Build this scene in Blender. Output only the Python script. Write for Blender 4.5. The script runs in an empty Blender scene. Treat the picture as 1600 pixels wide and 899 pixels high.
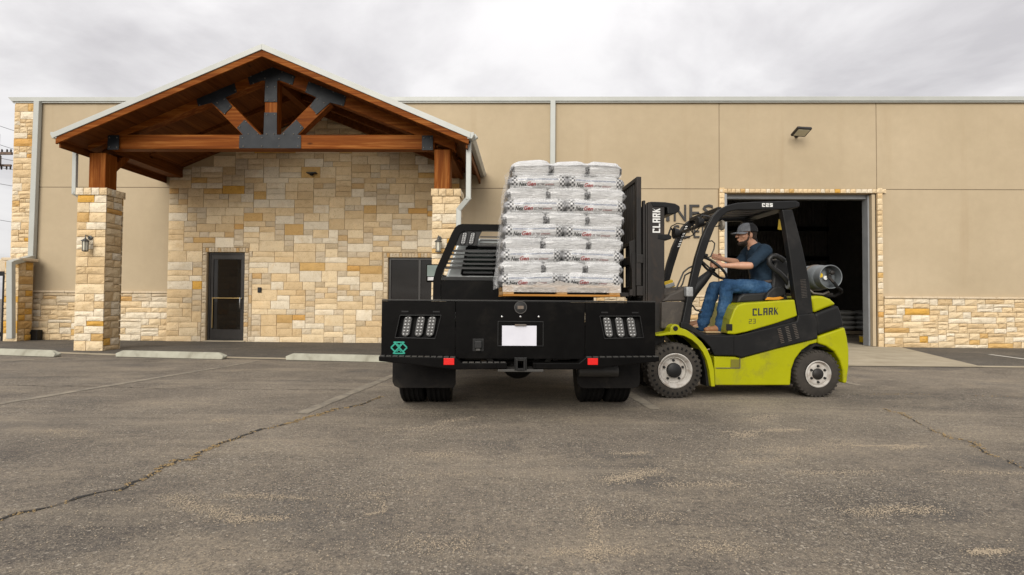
import bpy, bmesh, math, random
from mathutils import Matrix, Vector, noise
R = math.radians; PI = math.pi
SC = bpy.context.scene; COL = SC.collection
# ------------------------------------------------------------------ camera, sky, sun, exposure
CAM_YAW, CAM_PITCH, CAM_ROLL, CAM_H, FPX = R(1.25), R(1.465), R(0.41), 1.05, 880.0
cam = bpy.data.cameras.new('camera'); cam_o = bpy.data.objects.new('camera', cam); COL.objects.link(cam_o)
CAM_R = Matrix.Rotation(CAM_YAW, 3, 'Z') @ Matrix.Rotation(PI/2 + CAM_PITCH, 3, 'X') @ Matrix.Rotation(CAM_ROLL, 3, 'Z')
cam_o.matrix_world = Matrix.Translation((0, 0, CAM_H)) @ CAM_R.to_4x4()
cam.sensor_width = 36; cam.lens = FPX/1600*36; cam.clip_start = 0.05; cam.clip_end = 3000
SC.camera = cam_o
SUN_EL, SUN_AZ = R(27), R(194)        # azimuth from +Y clockwise: behind the camera, a little to the left
w = bpy.data.worlds.new('World'); SC.world = w; w.use_nodes = True
nt = w.node_tree; nt.nodes.clear()
def N(nt, t, **kw):
    n = nt.nodes.new(t)
    for k, v in kw.items():
        if k == 'i':
            for a, b in v.items(): n.inputs[a].default_value = b
        else: setattr(n, k, v)
    return n
L = lambda nt, a, b: nt.links.new(a, b)
def ramp(nt, fac, stops, interp='LINEAR'):
    r = N(nt, 'ShaderNodeValToRGB'); r.color_ramp.interpolation = interp
    e = r.color_ramp.elements
    while len(e) < len(stops): e.new(0.5)
    for q, (p, c) in zip(e, stops):
        q.position = p; q.color = (*c, 1) if len(c) == 3 else c
    if fac is not None: L(nt, fac, r.inputs[0])
    return r.outputs[0]
def mathn(nt, op, a, b=None, clamp=False):
    m = N(nt, 'ShaderNodeMath', operation=op, use_clamp=clamp)
    for i, v in enumerate((a, b)):
        if v is None: continue
        if isinstance(v, (int, float)): m.inputs[i].default_value = v
        else: L(nt, v, m.inputs[i])
    return m.outputs[0]
def mixc(nt, fac, a, b, mode='MIX'):
    m = N(nt, 'ShaderNodeMix', data_type='RGBA', blend_type=mode)
    for i, v in ((0, fac), (6, a), (7, b)):
        if isinstance(v, (int, float)): m.inputs[i].default_value = v
        elif isinstance(v, tuple): m.inputs[i].default_value = (*v, 1) if len(v) == 3 else v
        else: L(nt, v, m.inputs[i])
    return m.outputs[2]
sky = N(nt, 'ShaderNodeTexSky', sky_type='NISHITA', sun_disc=False, sun_elevation=SUN_EL, sun_rotation=SUN_AZ)
bg1 = N(nt, 'ShaderNodeBackground', i={'Strength': 0.10}); L(nt, sky.outputs[0], bg1.inputs[0])
tc = N(nt, 'ShaderNodeTexCoord'); sp = N(nt, 'ShaderNodeSeparateXYZ'); L(nt, tc.outputs['Generated'], sp.inputs[0])
zz = mathn(nt, 'ADD', mathn(nt, 'MAXIMUM', sp.outputs[2], 0.0), 0.16)
cb = N(nt, 'ShaderNodeCombineXYZ'); L(nt, mathn(nt, 'DIVIDE', sp.outputs[0], zz), cb.inputs[0]); L(nt, mathn(nt, 'DIVIDE', sp.outputs[1], zz), cb.inputs[1])
n1 = N(nt, 'ShaderNodeTexNoise', i={'Scale': 0.95, 'Detail': 8.0, 'Roughness': 0.56, 'Distortion': 0.35}); L(nt, cb.outputs[0], n1.inputs[0])
n2 = N(nt, 'ShaderNodeTexNoise', i={'Scale': 0.3, 'Detail': 2.0}); L(nt, cb.outputs[0], n2.inputs[0])
cl = mathn(nt, 'ADD', mathn(nt, 'MULTIPLY', n1.outputs[0], 0.62), mathn(nt, 'MULTIPLY', n2.outputs[0], 0.38))
cc = ramp(nt, cl, [(0.38, (0.44, 0.425, 0.435)), (0.445, (0.56, 0.545, 0.55)), (0.50, (0.67, 0.655, 0.655)), (0.57, (0.715, 0.70, 0.695))])
bg2 = N(nt, 'ShaderNodeBackground', i={'Strength': 1.0}); L(nt, cc, bg2.inputs[0]); L(nt, mathn(nt, 'ADD', mathn(nt, 'MULTIPLY', sp.outputs[2], 0.62), 0.86), bg2.inputs[1])      # overcast skies brighten towards the zenith
mx = N(nt, 'ShaderNodeMixShader', i={0: 0.95}); L(nt, bg1.outputs[0], mx.inputs[1]); L(nt, bg2.outputs[0], mx.inputs[2])
wo = N(nt, 'ShaderNodeOutputWorld'); L(nt, mx.outputs[0], wo.inputs[0])
sl = bpy.data.lights.new('sun', 'SUN'); sl.energy = 2.25; sl.angle = R(40); sl.color = (1.0, 0.95, 0.86)
so = bpy.data.objects.new('sun', sl); COL.objects.link(so)
sd = Vector((math.sin(SUN_AZ)*math.cos(SUN_EL), math.cos(SUN_AZ)*math.cos(SUN_EL), math.sin(SUN_EL)))
so.rotation_euler = sd.to_track_quat('Z', 'Y').to_euler(); so.location = sd*60
SC.view_settings.view_transform = 'Standard'; SC.view_settings.look = 'None'; SC.view_settings.exposure = 0.45; SC.view_settings.gamma = 1.0
SC.view_settings.use_curve_mapping = False
SC.cycles.max_bounces = 6; SC.cycles.transparent_max_bounces = 12

# ------------------------------------------------------------------ survey helpers: where a sight line of the photograph meets a real plane
def ray(px, py): return CAM_R @ Vector(((px-800)/FPX, -(py-449.5)/FPX, -1))
def at(px, py, Y): d = ray(px, py); return Vector((0, 0, CAM_H)) + d*(Y/d.y)
def ground(px, py, z=0.0): d = ray(px, py); return Vector((0, 0, CAM_H)) + d*((z-CAM_H)/d.z)
def frame_hit(M, px, py, y):          # meets the plane local-y = y of a thing that stands at matrix M
    Mi = M.inverted(); o = Mi @ Vector((0, 0, CAM_H)); d = Mi.to_3x3() @ ray(px, py)
    return o + d*((y-o.y)/d.y)
# ------------------------------------------------------------------ objects
ROOT = {}
def thing(name, label, cat, loc=(0, 0, 0), rz=0, group=None, kind=None):
    o = bpy.data.objects.new(name, None); COL.objects.link(o); o.empty_display_size = 0.1
    o.location = loc; o.rotation_euler = (0, 0, rz)
    o['label'] = label; o['category'] = cat
    if group: o['group'] = group
    if kind: o['kind'] = kind
    ROOT[o.name] = Matrix.Translation(loc) @ Matrix.Rotation(rz, 4, 'Z')
    return o
def tag(o, label, cat=None, group=None, kind=None):
    if label: o['label'] = label
    if cat: o['category'] = cat
    if group: o['group'] = group
    if kind: o['kind'] = kind
    return o
def root_matrix(o):
    while o is not None:
        if o.name in ROOT: return ROOT[o.name]
        o = o.parent
    return Matrix.Identity(4)
def copy_tree(o, parent=None):
    c = o.copy(); COL.objects.link(c)
    if parent: c.parent = parent
    for ch in list(o.children): copy_tree(ch, c)
    return c
class MB:
    def __init__(s): s.v = []; s.f = []; s.m = []; s.cur = 0
    def add(s, vs, fs):
        k = len(s.v); s.v += [tuple(p) for p in vs]; s.f += [tuple(i+k for i in f) for f in fs]; s.m += [s.cur]*len(fs); return s
    def box(s, x0, x1, y0, y1, z0, z1):
        return s.add([(x, y, z) for x in (x0, x1) for y in (y0, y1) for z in (z0, z1)],
                     [(0, 1, 3, 2), (4, 6, 7, 5), (0, 4, 5, 1), (2, 3, 7, 6), (0, 2, 6, 4), (1, 5, 7, 3)])
    def obox(s, c, size, M=None):      # centred box with a rotation matrix
        h = [a/2 for a in size]; M = M or Matrix.Identity(3)
        vs = [Vector(c) + M @ Vector((x, y, z)) for x in (-h[0], h[0]) for y in (-h[1], h[1]) for z in (-h[2], h[2])]
        return s.add(vs, [(0, 1, 3, 2), (4, 6, 7, 5), (0, 4, 5, 1), (2, 3, 7, 6), (0, 2, 6, 4), (1, 5, 7, 3)])
    def bar(s, a, b, w, h, up=(0, 0, 1)):
        a, b = Vector(a), Vector(b); d = (b-a); ln = d.length; d.normalize()
        r = d.cross(Vector(up)).normalized(); u = r.cross(d)
        M = Matrix((r, d, u)).transposed()
        return s.obox((a+b)/2, (w, ln, h), M)
    def prism(s, pts, y0, y1):         # outline in x,z extruded along y
        n = len(pts); A = sum(pts[i][0]*pts[(i+1) % n][1]-pts[(i+1) % n][0]*pts[i][1] for i in range(n))
        if A < 0: pts = pts[::-1]
        vs = [(p[0], y0, p[1]) for p in pts] + [(p[0], y1, p[1]) for p in pts]
        return s.add(vs, [tuple(range(n)), tuple(range(2*n-1, n-1, -1))] + [(i, i+n, (i+1) % n+n, (i+1) % n) for i in range(n)])
    def hull(s, lo, hi):               # two matching 3-D outlines joined
        n = len(lo); return s.add(list(lo)+list(hi), [tuple(range(n)), tuple(range(2*n-1, n-1, -1))] + [(i, i+n, (i+1) % n+n, (i+1) % n) for i in range(n)])
    def tube(s, pts, r, n=10, cap=True, closed=False):
        pts = [Vector(p) for p in pts]; k = len(pts); rs = r if isinstance(r, (list, tuple)) else [r]*k
        ref = None; vs = []
        for i, p in enumerate(pts):
            if closed: d = pts[(i+1) % k]-pts[i-1]
            else: d = pts[min(i+1, k-1)]-pts[max(i-1, 0)]
            d.normalize()
            if ref is None:
                ref = Vector((0, 0, 1)) if abs(d.z) < .9 else Vector((1, 0, 0))
            ref = (ref-d*ref.dot(d)); ref.normalize(); b = d.cross(ref)
            rr = rs[i]; ra, rb = rr if isinstance(rr, tuple) else (rr, rr)
            vs += [p+ref*math.cos(a)*ra+b*math.sin(a)*rb for a in (2*PI*j/n for j in range(n))]
        fs = []
        for i in range(k if closed else k-1):
            q = (i+1) % k
            fs += [(i*n+j, i*n+(j+1) % n, q*n+(j+1) % n, q*n+j) for j in range(n)]
        if cap and not closed: fs += [tuple(range(n-1, -1, -1)), tuple((k-1)*n+j for j in range(n))]
        return s.add(vs, fs)
    def cyl(s, a, b, r, n=20): return s.tube([a, b], r, n)
    def lathe(s, prof, c, axis='y', n=32, cap0=True):   # prof: (radius, distance along axis); closed loop if first==last
        k = len(prof); vs = []
        for (r, h) in prof:
            for j in range(n):
                a = 2*PI*j/n; p = (r*math.cos(a), r*math.sin(a))
                v = {'y': (p[0], h, p[1]), 'z': (p[0], p[1], h), 'x': (h, p[0], p[1])}[axis]
                vs.append((v[0]+c[0], v[1]+c[1], v[2]+c[2]))
        fs = []
        for i in range(k-1): fs += [(i*n+j, i*n+(j+1) % n, (i+1)*n+(j+1) % n, (i+1)*n+j) for j in range(n)]
        if prof[0] != prof[-1]:
            if prof[0][0] > 1e-5 and cap0: fs.append(tuple(range(n)))
            if prof[-1][0] > 1e-5: fs.append(tuple((k-1)*n+j for j in range(n-1, -1, -1)))
        return s.add(vs, fs)
    def ell(s, c, r, n=14, m=10, M=None):
        vs = []; fs = []; c = Vector(c)
        for i in range(m+1):
            t = PI*i/m
            for j in range(n):
                a = 2*PI*j/n; v = Vector((r[0]*math.sin(t)*math.cos(a), r[1]*math.sin(t)*math.sin(a), r[2]*math.cos(t)))
                vs.append(c + (M @ v if M else v))
        for i in range(m): fs += [(i*n+j, (i+1)*n+j, (i+1)*n+(j+1) % n, i*n+(j+1) % n) for j in range(n)]
        return s.add(vs, fs)
    def build(s, name, mats, parent=None, bevel=0, smooth=False, world=False, seg=2, angle=35):
        me = bpy.data.meshes.new(name)
        vs = s.v
        if world:
            Mi = root_matrix(parent).inverted(); vs = [tuple(Mi @ Vector(p)) for p in vs]
        me.from_pydata(vs, [], s.f)
        for m in (mats if isinstance(mats, list) else [mats]): me.materials.append(m)
        if any(s.m): me.polygons.foreach_set('material_index', s.m)
        bm = bmesh.new(); bm.from_mesh(me); bmesh.ops.remove_doubles(bm, verts=bm.verts, dist=1e-6); bmesh.ops.recalc_face_normals(bm, faces=bm.faces); bm.to_mesh(me); bm.free()
        if smooth:
            me.polygons.foreach_set('use_smooth', [True]*len(me.polygons)); me.set_sharp_from_angle(angle=R(angle))
        o = bpy.data.objects.new(name, me); COL.objects.link(o)
        if parent: o.parent = parent
        if bevel:
            b = o.modifiers.new('bevel', 'BEVEL'); b.width = bevel; b.segments = seg; b.limit_method = 'ANGLE'; b.angle_limit = R(40)
        return o
# ------------------------------------------------------------------ materials
def newmat(name):
    m = bpy.data.materials.new(name); m.use_nodes = True; nt = m.node_tree
    return m, nt, nt.nodes['Principled BSDF']
def coords(nt, scale=(1, 1, 1), rot=(0, 0, 0), out='Object'):
    t = N(nt, 'ShaderNodeTexCoord'); mp = N(nt, 'ShaderNodeMapping'); mp.inputs['Scale'].default_value = scale; mp.inputs['Rotation'].default_value = rot
    L(nt, t.outputs[out], mp.inputs[0]); return mp.outputs[0]
def noise_n(nt, vec, scale, detail=4, rough=.6, dist=0.0):
    n = N(nt, 'ShaderNodeTexNoise', i={'Scale': scale, 'Detail': detail, 'Roughness': rough, 'Distortion': dist}); L(nt, vec, n.inputs[0]); return n.outputs[0]
def bump(nt, b, h, strength=.3, dist=.01):
    n = N(nt, 'ShaderNodeBump', i={'Strength': strength, 'Distance': dist}); L(nt, h, n.inputs['Height']); L(nt, n.outputs[0], b.inputs['Normal'])
def pmat(name, c1, c2=None, scale=6, rough=.6, metal=0, bmp=.15, bscale=None, stretch=(1, 1, 1), spec=.5, dirt=None, coat=0, rvar=.08):
    m, nt, b = newmat(name); c2 = c2 or tuple(x*.8 for x in c1)
    v = coords(nt, stretch); n = noise_n(nt, v, scale, 5, .65)
    col = ramp(nt, n, [(.32, c1), (.68, c2)])
    if dirt:                              # (colour, amount, scale)
        d = noise_n(nt, coords(nt, (1, 1, 1)), dirt[2], 6, .7, .4)
        f = ramp(nt, d, [(.62-.3*dirt[1], (0, 0, 0)), (.80-.25*dirt[1], (1, 1, 1))])
        col = mixc(nt, mathn(nt, 'MULTIPLY', f, min(1, dirt[1]+.25)), col, dirt[0])
    L(nt, col, b.inputs['Base Color'])
    L(nt, mathn(nt, 'ADD', mathn(nt, 'MULTIPLY', noise_n(nt, v, scale*2.3, 3), rvar*2), rough-rvar, True), b.inputs['Roughness'])
    b.inputs['Metallic'].default_value = metal; b.inputs['Specular IOR Level'].default_value = spec
    b.inputs['Coat Weight'].default_value = coat; b.inputs['Coat Roughness'].default_value = .12
    if bmp: bump(nt, b, noise_n(nt, v, bscale or scale*4, 4), bmp, .004)
    return m
def stone_mat(name, relief=.5, island=False):
    m, nt, b = newmat(name)
    v = coords(nt)
    if island:
        g = N(nt, 'ShaderNodeNewGeometry')
        base = ramp(nt, g.outputs['Random Per Island'], [(0, (.50, .41, .29)), (.3, (.56, .46, .33)), (.55, (.47, .37, .24)), (.8, (.58, .50, .38)), (.93, (.50, .36, .20)), (1, (.50, .29, .10))])
        vv = N(nt, 'ShaderNodeVectorMath', operation='ADD'); L(nt, v, vv.inputs[0]); v2 = v
    else:
        oi = N(nt, 'ShaderNodeObjectInfo'); base = oi.outputs['Color']
        vv = N(nt, 'ShaderNodeVectorMath', operation='ADD'); L(nt, v, vv.inputs[0]); 
        cm = N(nt, 'ShaderNodeCombineXYZ'); r = mathn(nt, 'MULTIPLY', oi.outputs['Random'], 40)
        for k in range(3): L(nt, r, cm.inputs[k])
        L(nt, cm.outputs[0], vv.inputs[1]); v2 = vv.outputs[0]
    n = noise_n(nt, v2, 5, 6, .68, .3)
    f = ramp(nt, n, [(.3, (.86, .83, .77)), (.5, (1, 1, 1)), (.72, (1.08, 1.06, 1.02))])
    c = mixc(nt, 1.0, base, f, 'MULTIPLY')
    st = ramp(nt, noise_n(nt, v2, 2.2, 5, .7, .8), [(.56, (0, 0, 0)), (.72, (1, 1, 1))])
    c = mixc(nt, mathn(nt, 'MULTIPLY', st, .34), c, (.56, .38, .19))
    pit = ramp(nt, noise_n(nt, v2, 42, 3, .6), [(.33, (.62, .55, .45)), (.43, (1, 1, 1))])
    c = mixc(nt, .7, c, pit, 'MULTIPLY')
    L(nt, c, b.inputs['Base Color']); b.inputs['Roughness'].default_value = .9; b.inputs['Specular IOR Level'].default_value = .25
    h = mathn(nt, 'ADD', mathn(nt, 'MULTIPLY', noise_n(nt, v2, 9, 6, .7), 1.0), mathn(nt, 'MULTIPLY', noise_n(nt, v2, 45, 4), .35))
    bump(nt, b, h, relief, .03)
    return m
def wood_mat(name, c1, c2, c3, axis='x', rough=.55):
    m, nt, b = newmat(name)
    st = {'x': (.35, 9, 9), 'z': (9, 9, .35), 'y': (9, .35, 9)}[axis]
    v = coords(nt, st); n = noise_n(nt, v, 2.0, 8, .7, .6)
    c = ramp(nt, n, [(.30, c1), (.5, c2), (.68, c3)])
    big = noise_n(nt, coords(nt, tuple(x*.25 for x in st)), 2.0, 3)
    c = mixc(nt, .5, c, ramp(nt, big, [(.35, (.6, .55, .5)), (.65, (1.15, 1.12, 1.1))]), 'MULTIPLY')
    kn = N(nt, 'ShaderNodeTexVoronoi', i={'Scale': 1.6}); L(nt, coords(nt, tuple(.6 if s < 1 else 1.5 for s in st)), kn.inputs[0])
    c = mixc(nt, ramp(nt, kn.outputs['Distance'], [(.03, (1, 1, 1)), (.085, (0, 0, 0))]), c, tuple(x*.35 for x in c1))
    L(nt, c, b.inputs['Base Color']); b.inputs['Roughness'].default_value = rough; b.inputs['Specular IOR Level'].default_value = .06
    bump(nt, b, n, .35, .006); return m
def glass_mat(name, col, rough=.03, alpha=.35):
    m, nt, b = newmat(name)
    b.inputs['Base Color'].default_value = (*col, 1); b.inputs['Roughness'].default_value = rough; b.inputs['Specular IOR Level'].default_value = .9
    b.inputs['Alpha'].default_value = alpha; return m
BLACKP = pmat('black_powder_coat', (.0020, .0018, .0018), (.0035, .0032, .0031), 5, .36, 0, .08, 60, dirt=((.017, .0145, .012), .22, 2.5), spec=.07, rvar=.12)
BLACKS = pmat('black_satin_steel', (.007, .007, .007), (.011, .011, .011), 6, .38, 0, .1, 40, dirt=((.03, .026, .022), .2, 3), spec=.28)
RUBBER = pmat('tyre_rubber', (.008, .0075, .0075), (.014, .0125, .0115), 7, .85, 0, .4, 30, dirt=((.045, .038, .03), .3, 4), spec=.15)
RUBBERC = pmat('clean_rubber', (.005, .005, .005), (.008, .0075, .0075), 7, .7, 0, .2, 30, spec=.15)
DARKPL = pmat('dark_grey_plastic', (.008, .008, .0085), (.012, .012, .012), 5, .5, 0, .12, 50, dirt=((.05, .045, .04), .25, 3), spec=.3)
MASTM = pmat('mast_steel', (.013, .012, .0115), (.024, .020, .0175), 4, .5, .1, .2, 30, stretch=(1, 1, .3), dirt=((.055, .036, .024), .35, 3), spec=.3)
STEELW = pmat('worn_grey_steel', (.10, .09, .08), (.16, .14, .12), 5, .5, .6, .2, 30, dirt=((.14, .07, .03), .4, 4))
CHROME = pmat('chrome', (.6, .6, .6), (.5, .5, .5), 5, .2, 1, 0)
WHITEM = pmat('white_painted_metal', (.40, .41, .385), (.36, .37, .345), 2, .4, 0, .05, 20, dirt=((.40, .36, .28), .1, 2))
STUCCO_J = pmat('joint_shadow', (.22, .17, .11), rough=.9)
MORTAR = pmat('mortar', (.42, .31, .185), (.36, .265, .155), 7, .95, 0, .5, 60, spec=.2)
YELLOW = pmat('yellow_plastic', (.62, .42, .01), (.56, .36, .01), 4, .5, 0, .1)
# ================================================================== ground
def asphalt_mat(name, lo, hi, agg=1.0, dust=1.0):
    m, nt, b = newmat(name); v = coords(nt)
    base = ramp(nt, noise_n(nt, v, .55, 6, .62, .3), [(.30, lo), (.70, hi)])
    mott = ramp(nt, noise_n(nt, v, 9, 5, .7), [(.3, (.78, .78, .79)), (.7, (1.2, 1.19, 1.17))])
    c = mixc(nt, 1.0, base, mott, 'MULTIPLY')
    grit = ramp(nt, noise_n(nt, v, 120, 3, .7), [(.3, (.50, .50, .50)), (.7, (1.45, 1.42, 1.36))])
    c = mixc(nt, .9, c, ramp(nt, noise_n(nt, v, 34, 5, .8, .3), [(.38, (.58, .58, .60)), (.5, (1, 1, 1)), (.62, (1.5, 1.45, 1.35))]), 'MULTIPLY')
    c = mixc(nt, .85, c, grit, 'MULTIPLY')
    wear = noise_n(nt, v, .9, 7, .72, .5)
    for sc_, th, col in ((105, .70, (.34, .29, .22)), (56, .90, (.40, .35, .28)), (180, .62, (.29, .25, .19))):
        vo = N(nt, 'ShaderNodeTexVoronoi', i={'Scale': sc_}); L(nt, v, vo.inputs[0])
        s_ = N(nt, 'ShaderNodeSeparateColor'); L(nt, vo.outputs['Color'], s_.inputs[0])
        sel = mathn(nt, 'GREATER_THAN', mathn(nt, 'ADD', s_.outputs[0], mathn(nt, 'MULTIPLY', mathn(nt, 'SUBTRACT', wear, .5), 1.5)), th)
        core = mathn(nt, 'LESS_THAN', vo.outputs['Distance'], .42)
        c = mixc(nt, mathn(nt, 'MULTIPLY', mathn(nt, 'MULTIPLY', sel, core), .7*agg), c, mixc(nt, s_.outputs[1], col, tuple(x*.6 for x in col)))
    # dusty scuffs, elongated and irregular
    d1 = ramp(nt, noise_n(nt, coords(nt, (.55, 1.5, 1), (0, 0, .25)), 1.1, 6, .7, .6), [(.50, (0, 0, 0)), (.70, (1, 1, 1))])
    d1 = mathn(nt, 'MULTIPLY', d1, ramp(nt, noise_n(nt, v, 45, 4, .8), [(.40, (0, 0, 0)), (.60, (1, 1, 1))]))
    c = mixc(nt, mathn(nt, 'MULTIPLY', d1, .80*dust), c, (.36, .295, .21))
    d2 = ramp(nt, noise_n(nt, coords(nt, (1, 1, 1), (0, 0, 1.1)), .8, 5, .6), [(.56, (0, 0, 0)), (.68, (1, 1, 1))])
    c = mixc(nt, mathn(nt, 'MULTIPLY', d2, .50), c, (.072, .067, .063))
    d3 = ramp(nt, noise_n(nt, coords(nt, (.12, 1.1, 1), (0, 0, -.12)), 1.5, 6, .7, .8), [(.55, (0, 0, 0)), (.66, (1, 1, 1))])
    c = mixc(nt, mathn(nt, 'MULTIPLY', d3, .42*dust), c, (.30, .25, .185))
    L(nt, c, b.inputs['Base Color']); b.inputs['Roughness'].default_value = .86; b.inputs['Specular IOR Level'].default_value = .3
    h = mathn(nt, 'ADD', noise_n(nt, v, 95, 4, .75), mathn(nt, 'MULTIPLY', noise_n(nt, v, 14, 3), .6))
    bump(nt, b, h, .75, .010); return m
ASPH = asphalt_mat('old_asphalt', (.080, .070, .062), (.215, .184, .148), 1.35)
ASPH2 = asphalt_mat('dark_asphalt', (.060, .055, .050), (.092, .084, .075), .55, .4)
CONC = pmat('concrete', (.40, .345, .255), (.31, .265, .19), 2.2, .9, 0, .3, 40, dirt=((.22, .18, .12), .3, 1.5), spec=.25)
CONCS = pmat('grey_concrete', (.37, .36, .29), (.29, .28, .225), 4, .9, 0, .4, 40, dirt=((.16, .14, .10), .3, 4), spec=.25)
def sheet(name, pts, z, mat):
    me = MB().add([(p[0], p[1], z) for p in pts], [tuple(range(len(pts)))]).build(name, mat)
    me['kind'] = 'structure'; return me
g = MB(); g.add([(-700, -300, 0), (700, -300, 0), (700, 900, 0), (-700, 900, 0)], [(0, 1, 2, 3)]).build('ground', ASPH)['kind'] = 'structure'
# darker asphalt walk in front of the building, concrete gutter strip, concrete ramp
gl = [(-16, 11.6), (-9.1, 10.78), (-7.4, 10.42), (-5.3, 10.16), (-2.5, 9.86), (1.5, 9.84), (20, 9.84)]
sheet('walkway_strip', gl + [(20, 14.2), (-16, 14.2)], .004, ASPH2)
sheet('gutter_strip', [(x, y-.16) for x, y in gl] + [(x, y+.09) for x, y in gl][::-1], .008, CONC)
sheet('concrete_ramp', [(4.3, 14.15), (9.0, 14.15), (9.22, 14.02), (7.75, 9.70), (2.4, 9.70)], .012, CONC)
sheet('concrete_ramp', [(4.98, 14.1), (8.72, 14.1), (8.72, 31.6), (4.98, 31.6)], .016, CONC).name = 'warehouse_floor'
PAINT = pmat('worn_line_paint', (.30, .26, .20), (.19, .165, .13), 5, .9, 0, .4, 60, spec=.2, dirt=((.10, .09, .078), .5, 6))
PAINTW = pmat('white_line_paint', (.62, .60, .54), (.50, .47, .41), 5, .8, 0, .2, 60)
def strip(pts, wdt, z, mat, name, jitter=0.0, seed=0):
    rnd = random.Random(seed); L_, R_ = [], []
    for i, p in enumerate(pts):
        a = Vector(pts[max(i-1, 0)][:2]); b_ = Vector(pts[min(i+1, len(pts)-1)][:2]); d = (b_-a).normalized(); n = Vector((-d.y, d.x))
        ww = wdt*(1+rnd.uniform(-jitter, jitter)); p = Vector(p[:2])
        L_.append(p+n*ww/2); R_.append(p-n*ww/2)
    k = len(pts); mb = MB(); mb.add([(q.x, q.y, z) for q in L_+R_], [(i, i+1, k+i+1, k+i) for i in range(k-1)])
    o = mb.build(name, mat); o['kind'] = 'structure'; return o
for a, b_ in (((-4.56, 9.62), (-5.24, 5.3)), ((-1.70, 9.62), (-2.06, 5.2)), ((.98, 9.6), (1.30, 5.6)), ((-7.75, 10.2), (-9.6, 8.2)), ((4.2, 9.6), (4.35, 7.4))):
    n_ = 24; strip([(a[0]+(b_[0]-a[0])*i/n_, a[1]+(b_[1]-a[1])*i/n_) for i in range(n_+1)], .115, .004, PAINT, 'parking_line', .18, int(a[0]*10))
strip([ground(1546, 554.5), ground(1640, 567)], .09, .008, PAINTW, 'parking_line')
# cracks: jagged sunken line with loose tan grit beside it
CRACK = pmat('crack_shadow', (.012, .011, .010), (.03, .026, .02), 30, .95)
GRIT = pmat('dry_grit', (.30, .21, .10), (.20, .14, .07), 40, .95, 0, .6, 90)
def crack(px, wdt, seed, gritw=1.0, dens=60):
    rnd = random.Random(seed); P = [ground(x, y) for x, y in px]; pts = []
    for a, b_ in zip(P[:-1], P[1:]):
        n_ = max(2, int((b_-a).length/.05))
        for i in range(n_):
            t = i/n_; q = a.lerp(b_, t); amp = .018+.012*math.sin(i*.7)
            pts.append((q.x+rnd.uniform(-amp, amp), q.y+rnd.uniform(-amp, amp)))
    pts.append((P[-1].x, P[-1].y))
    strip(pts, wdt, .004, CRACK, 'crack', .85, seed)
    mb = MB()
    for i in range(len(pts)):
        dd = math.sin(i*.23+seed)*.5+.6
        for _ in range(int(dens/10*gritw*max(0, dd))):
            x = pts[i][0]+rnd.gauss(.004, .014); y = pts[i][1]+rnd.gauss(-.012, .013)-.006; r_ = rnd.uniform(.003, .009)
            a0 = rnd.uniform(0, 6); mb.add([(x+r_*math.cos(a0+k*2.1), y+r_*math.sin(a0+k*2.1), .003) for k in range(3)]+[(x, y, .003+r_*.9)], [(0, 1, 3), (1, 2, 3), (2, 0, 3)])
    o = mb.build('crack_grit', GRIT); o['kind'] = 'stuff'
crack([(-30, 824), (0, 812), (60, 797), (120, 778), (190, 764), (232, 743), (258, 728), (280, 719), (303, 717), (312, 708), (345, 692), (380, 681), (410, 671), (450, 662), (480, 653), (505, 646), (520, 640), (560, 634), (596, 620)], .022, 3, 4.5)
crack([(1385, 640), (1420, 652), (1447, 668), (1480, 683), (1520, 693), (1540, 707), (1575, 722), (1610, 735)], .010, 8, 2.5, 40)
crack([(1330, 617), (1400, 616), (1500, 618), (1600, 621)], .010, 12, .7, 40)
crack([(0, 602), (80, 604), (150, 604), (260, 608), (420, 609), (560, 610)], .010, 15, 0, 0)
# dusty scuff marks lying on the asphalt as thin fans of grit
def scuff(px, seed, n, spread, name='loose_gravel'):
    rnd = random.Random(seed); P = [ground(x, y) for x, y in px]; mb = MB()
    for _ in range(int(n*(.8 if n < 5000 else 2))):
        t = rnd.random()*(len(P)-1); i = int(t); q = P[i].lerp(P[min(i+1, len(P)-1)], t-i)
        x, y = q.x+rnd.gauss(0, spread*1.5), q.y+rnd.gauss(0, spread*1.2); r_ = rnd.uniform(.0015, .005)
        a0 = rnd.uniform(0, 6); mb.add([(x+r_*math.cos(a0+k*2.1), y+r_*math.sin(a0+k*2.1), .002) for k in range(3)]+[(x, y, .002+r_*.8)], [(0, 1, 3), (1, 2, 3), (2, 0, 3)])
    o = mb.build(name, GRIT2); o['kind'] = 'stuff'; return o
GRIT2 = pmat('pale_grit', (.38, .31, .225), (.25, .205, .15), 30, .95, 0, .6, 90)
DUSTM = pmat('dust_patch', (.20, .17, .125), (.13, .113, .09), 20, .95, 0, .6, 90)
scuff([(265, 775), (300, 790), (345, 800), (370, 815)], 1, 1500, .030)
scuff([(575, 770), (600, 785), (600, 800), (570, 805)], 2, 260, .006)
scuff([(945, 752), (985, 745), (1030, 735)], 4, 1500, .035)
scuff([(1150, 683), (1180, 678)], 5, 700, .04)
scuff([(1220, 705), (1290, 697), (1330, 693)], 6, 900, .05)
scuff([(1330, 802), (1400, 797), (1470, 798)], 7, 1100, .03)
scuff([(540, 655), (620, 640), (700, 650)], 10, 900, .07)
rq_ = random.Random(99)
for k in range(26):      # arcs and drags left by turning tyres
    x0, y0 = rq_.uniform(60, 1540), 655+rq_.random()**1.6*230; a_ = rq_.gauss(-.15, .22); ln_ = rq_.uniform(40, 190)*(y0-470)/300; bend = rq_.uniform(-.2, .2)
    scuff([(x0+ln_*t*math.cos(a_+bend*t), y0+ln_*t*math.sin(a_+bend*t)*.35) for t in (0, .33, .66, 1)], 100+k, int(rq_.uniform(250, 700)), rq_.uniform(.012, .045))
scuff([(925, 790), (930, 850), (928, 880)], 11, 700, .016)
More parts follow.
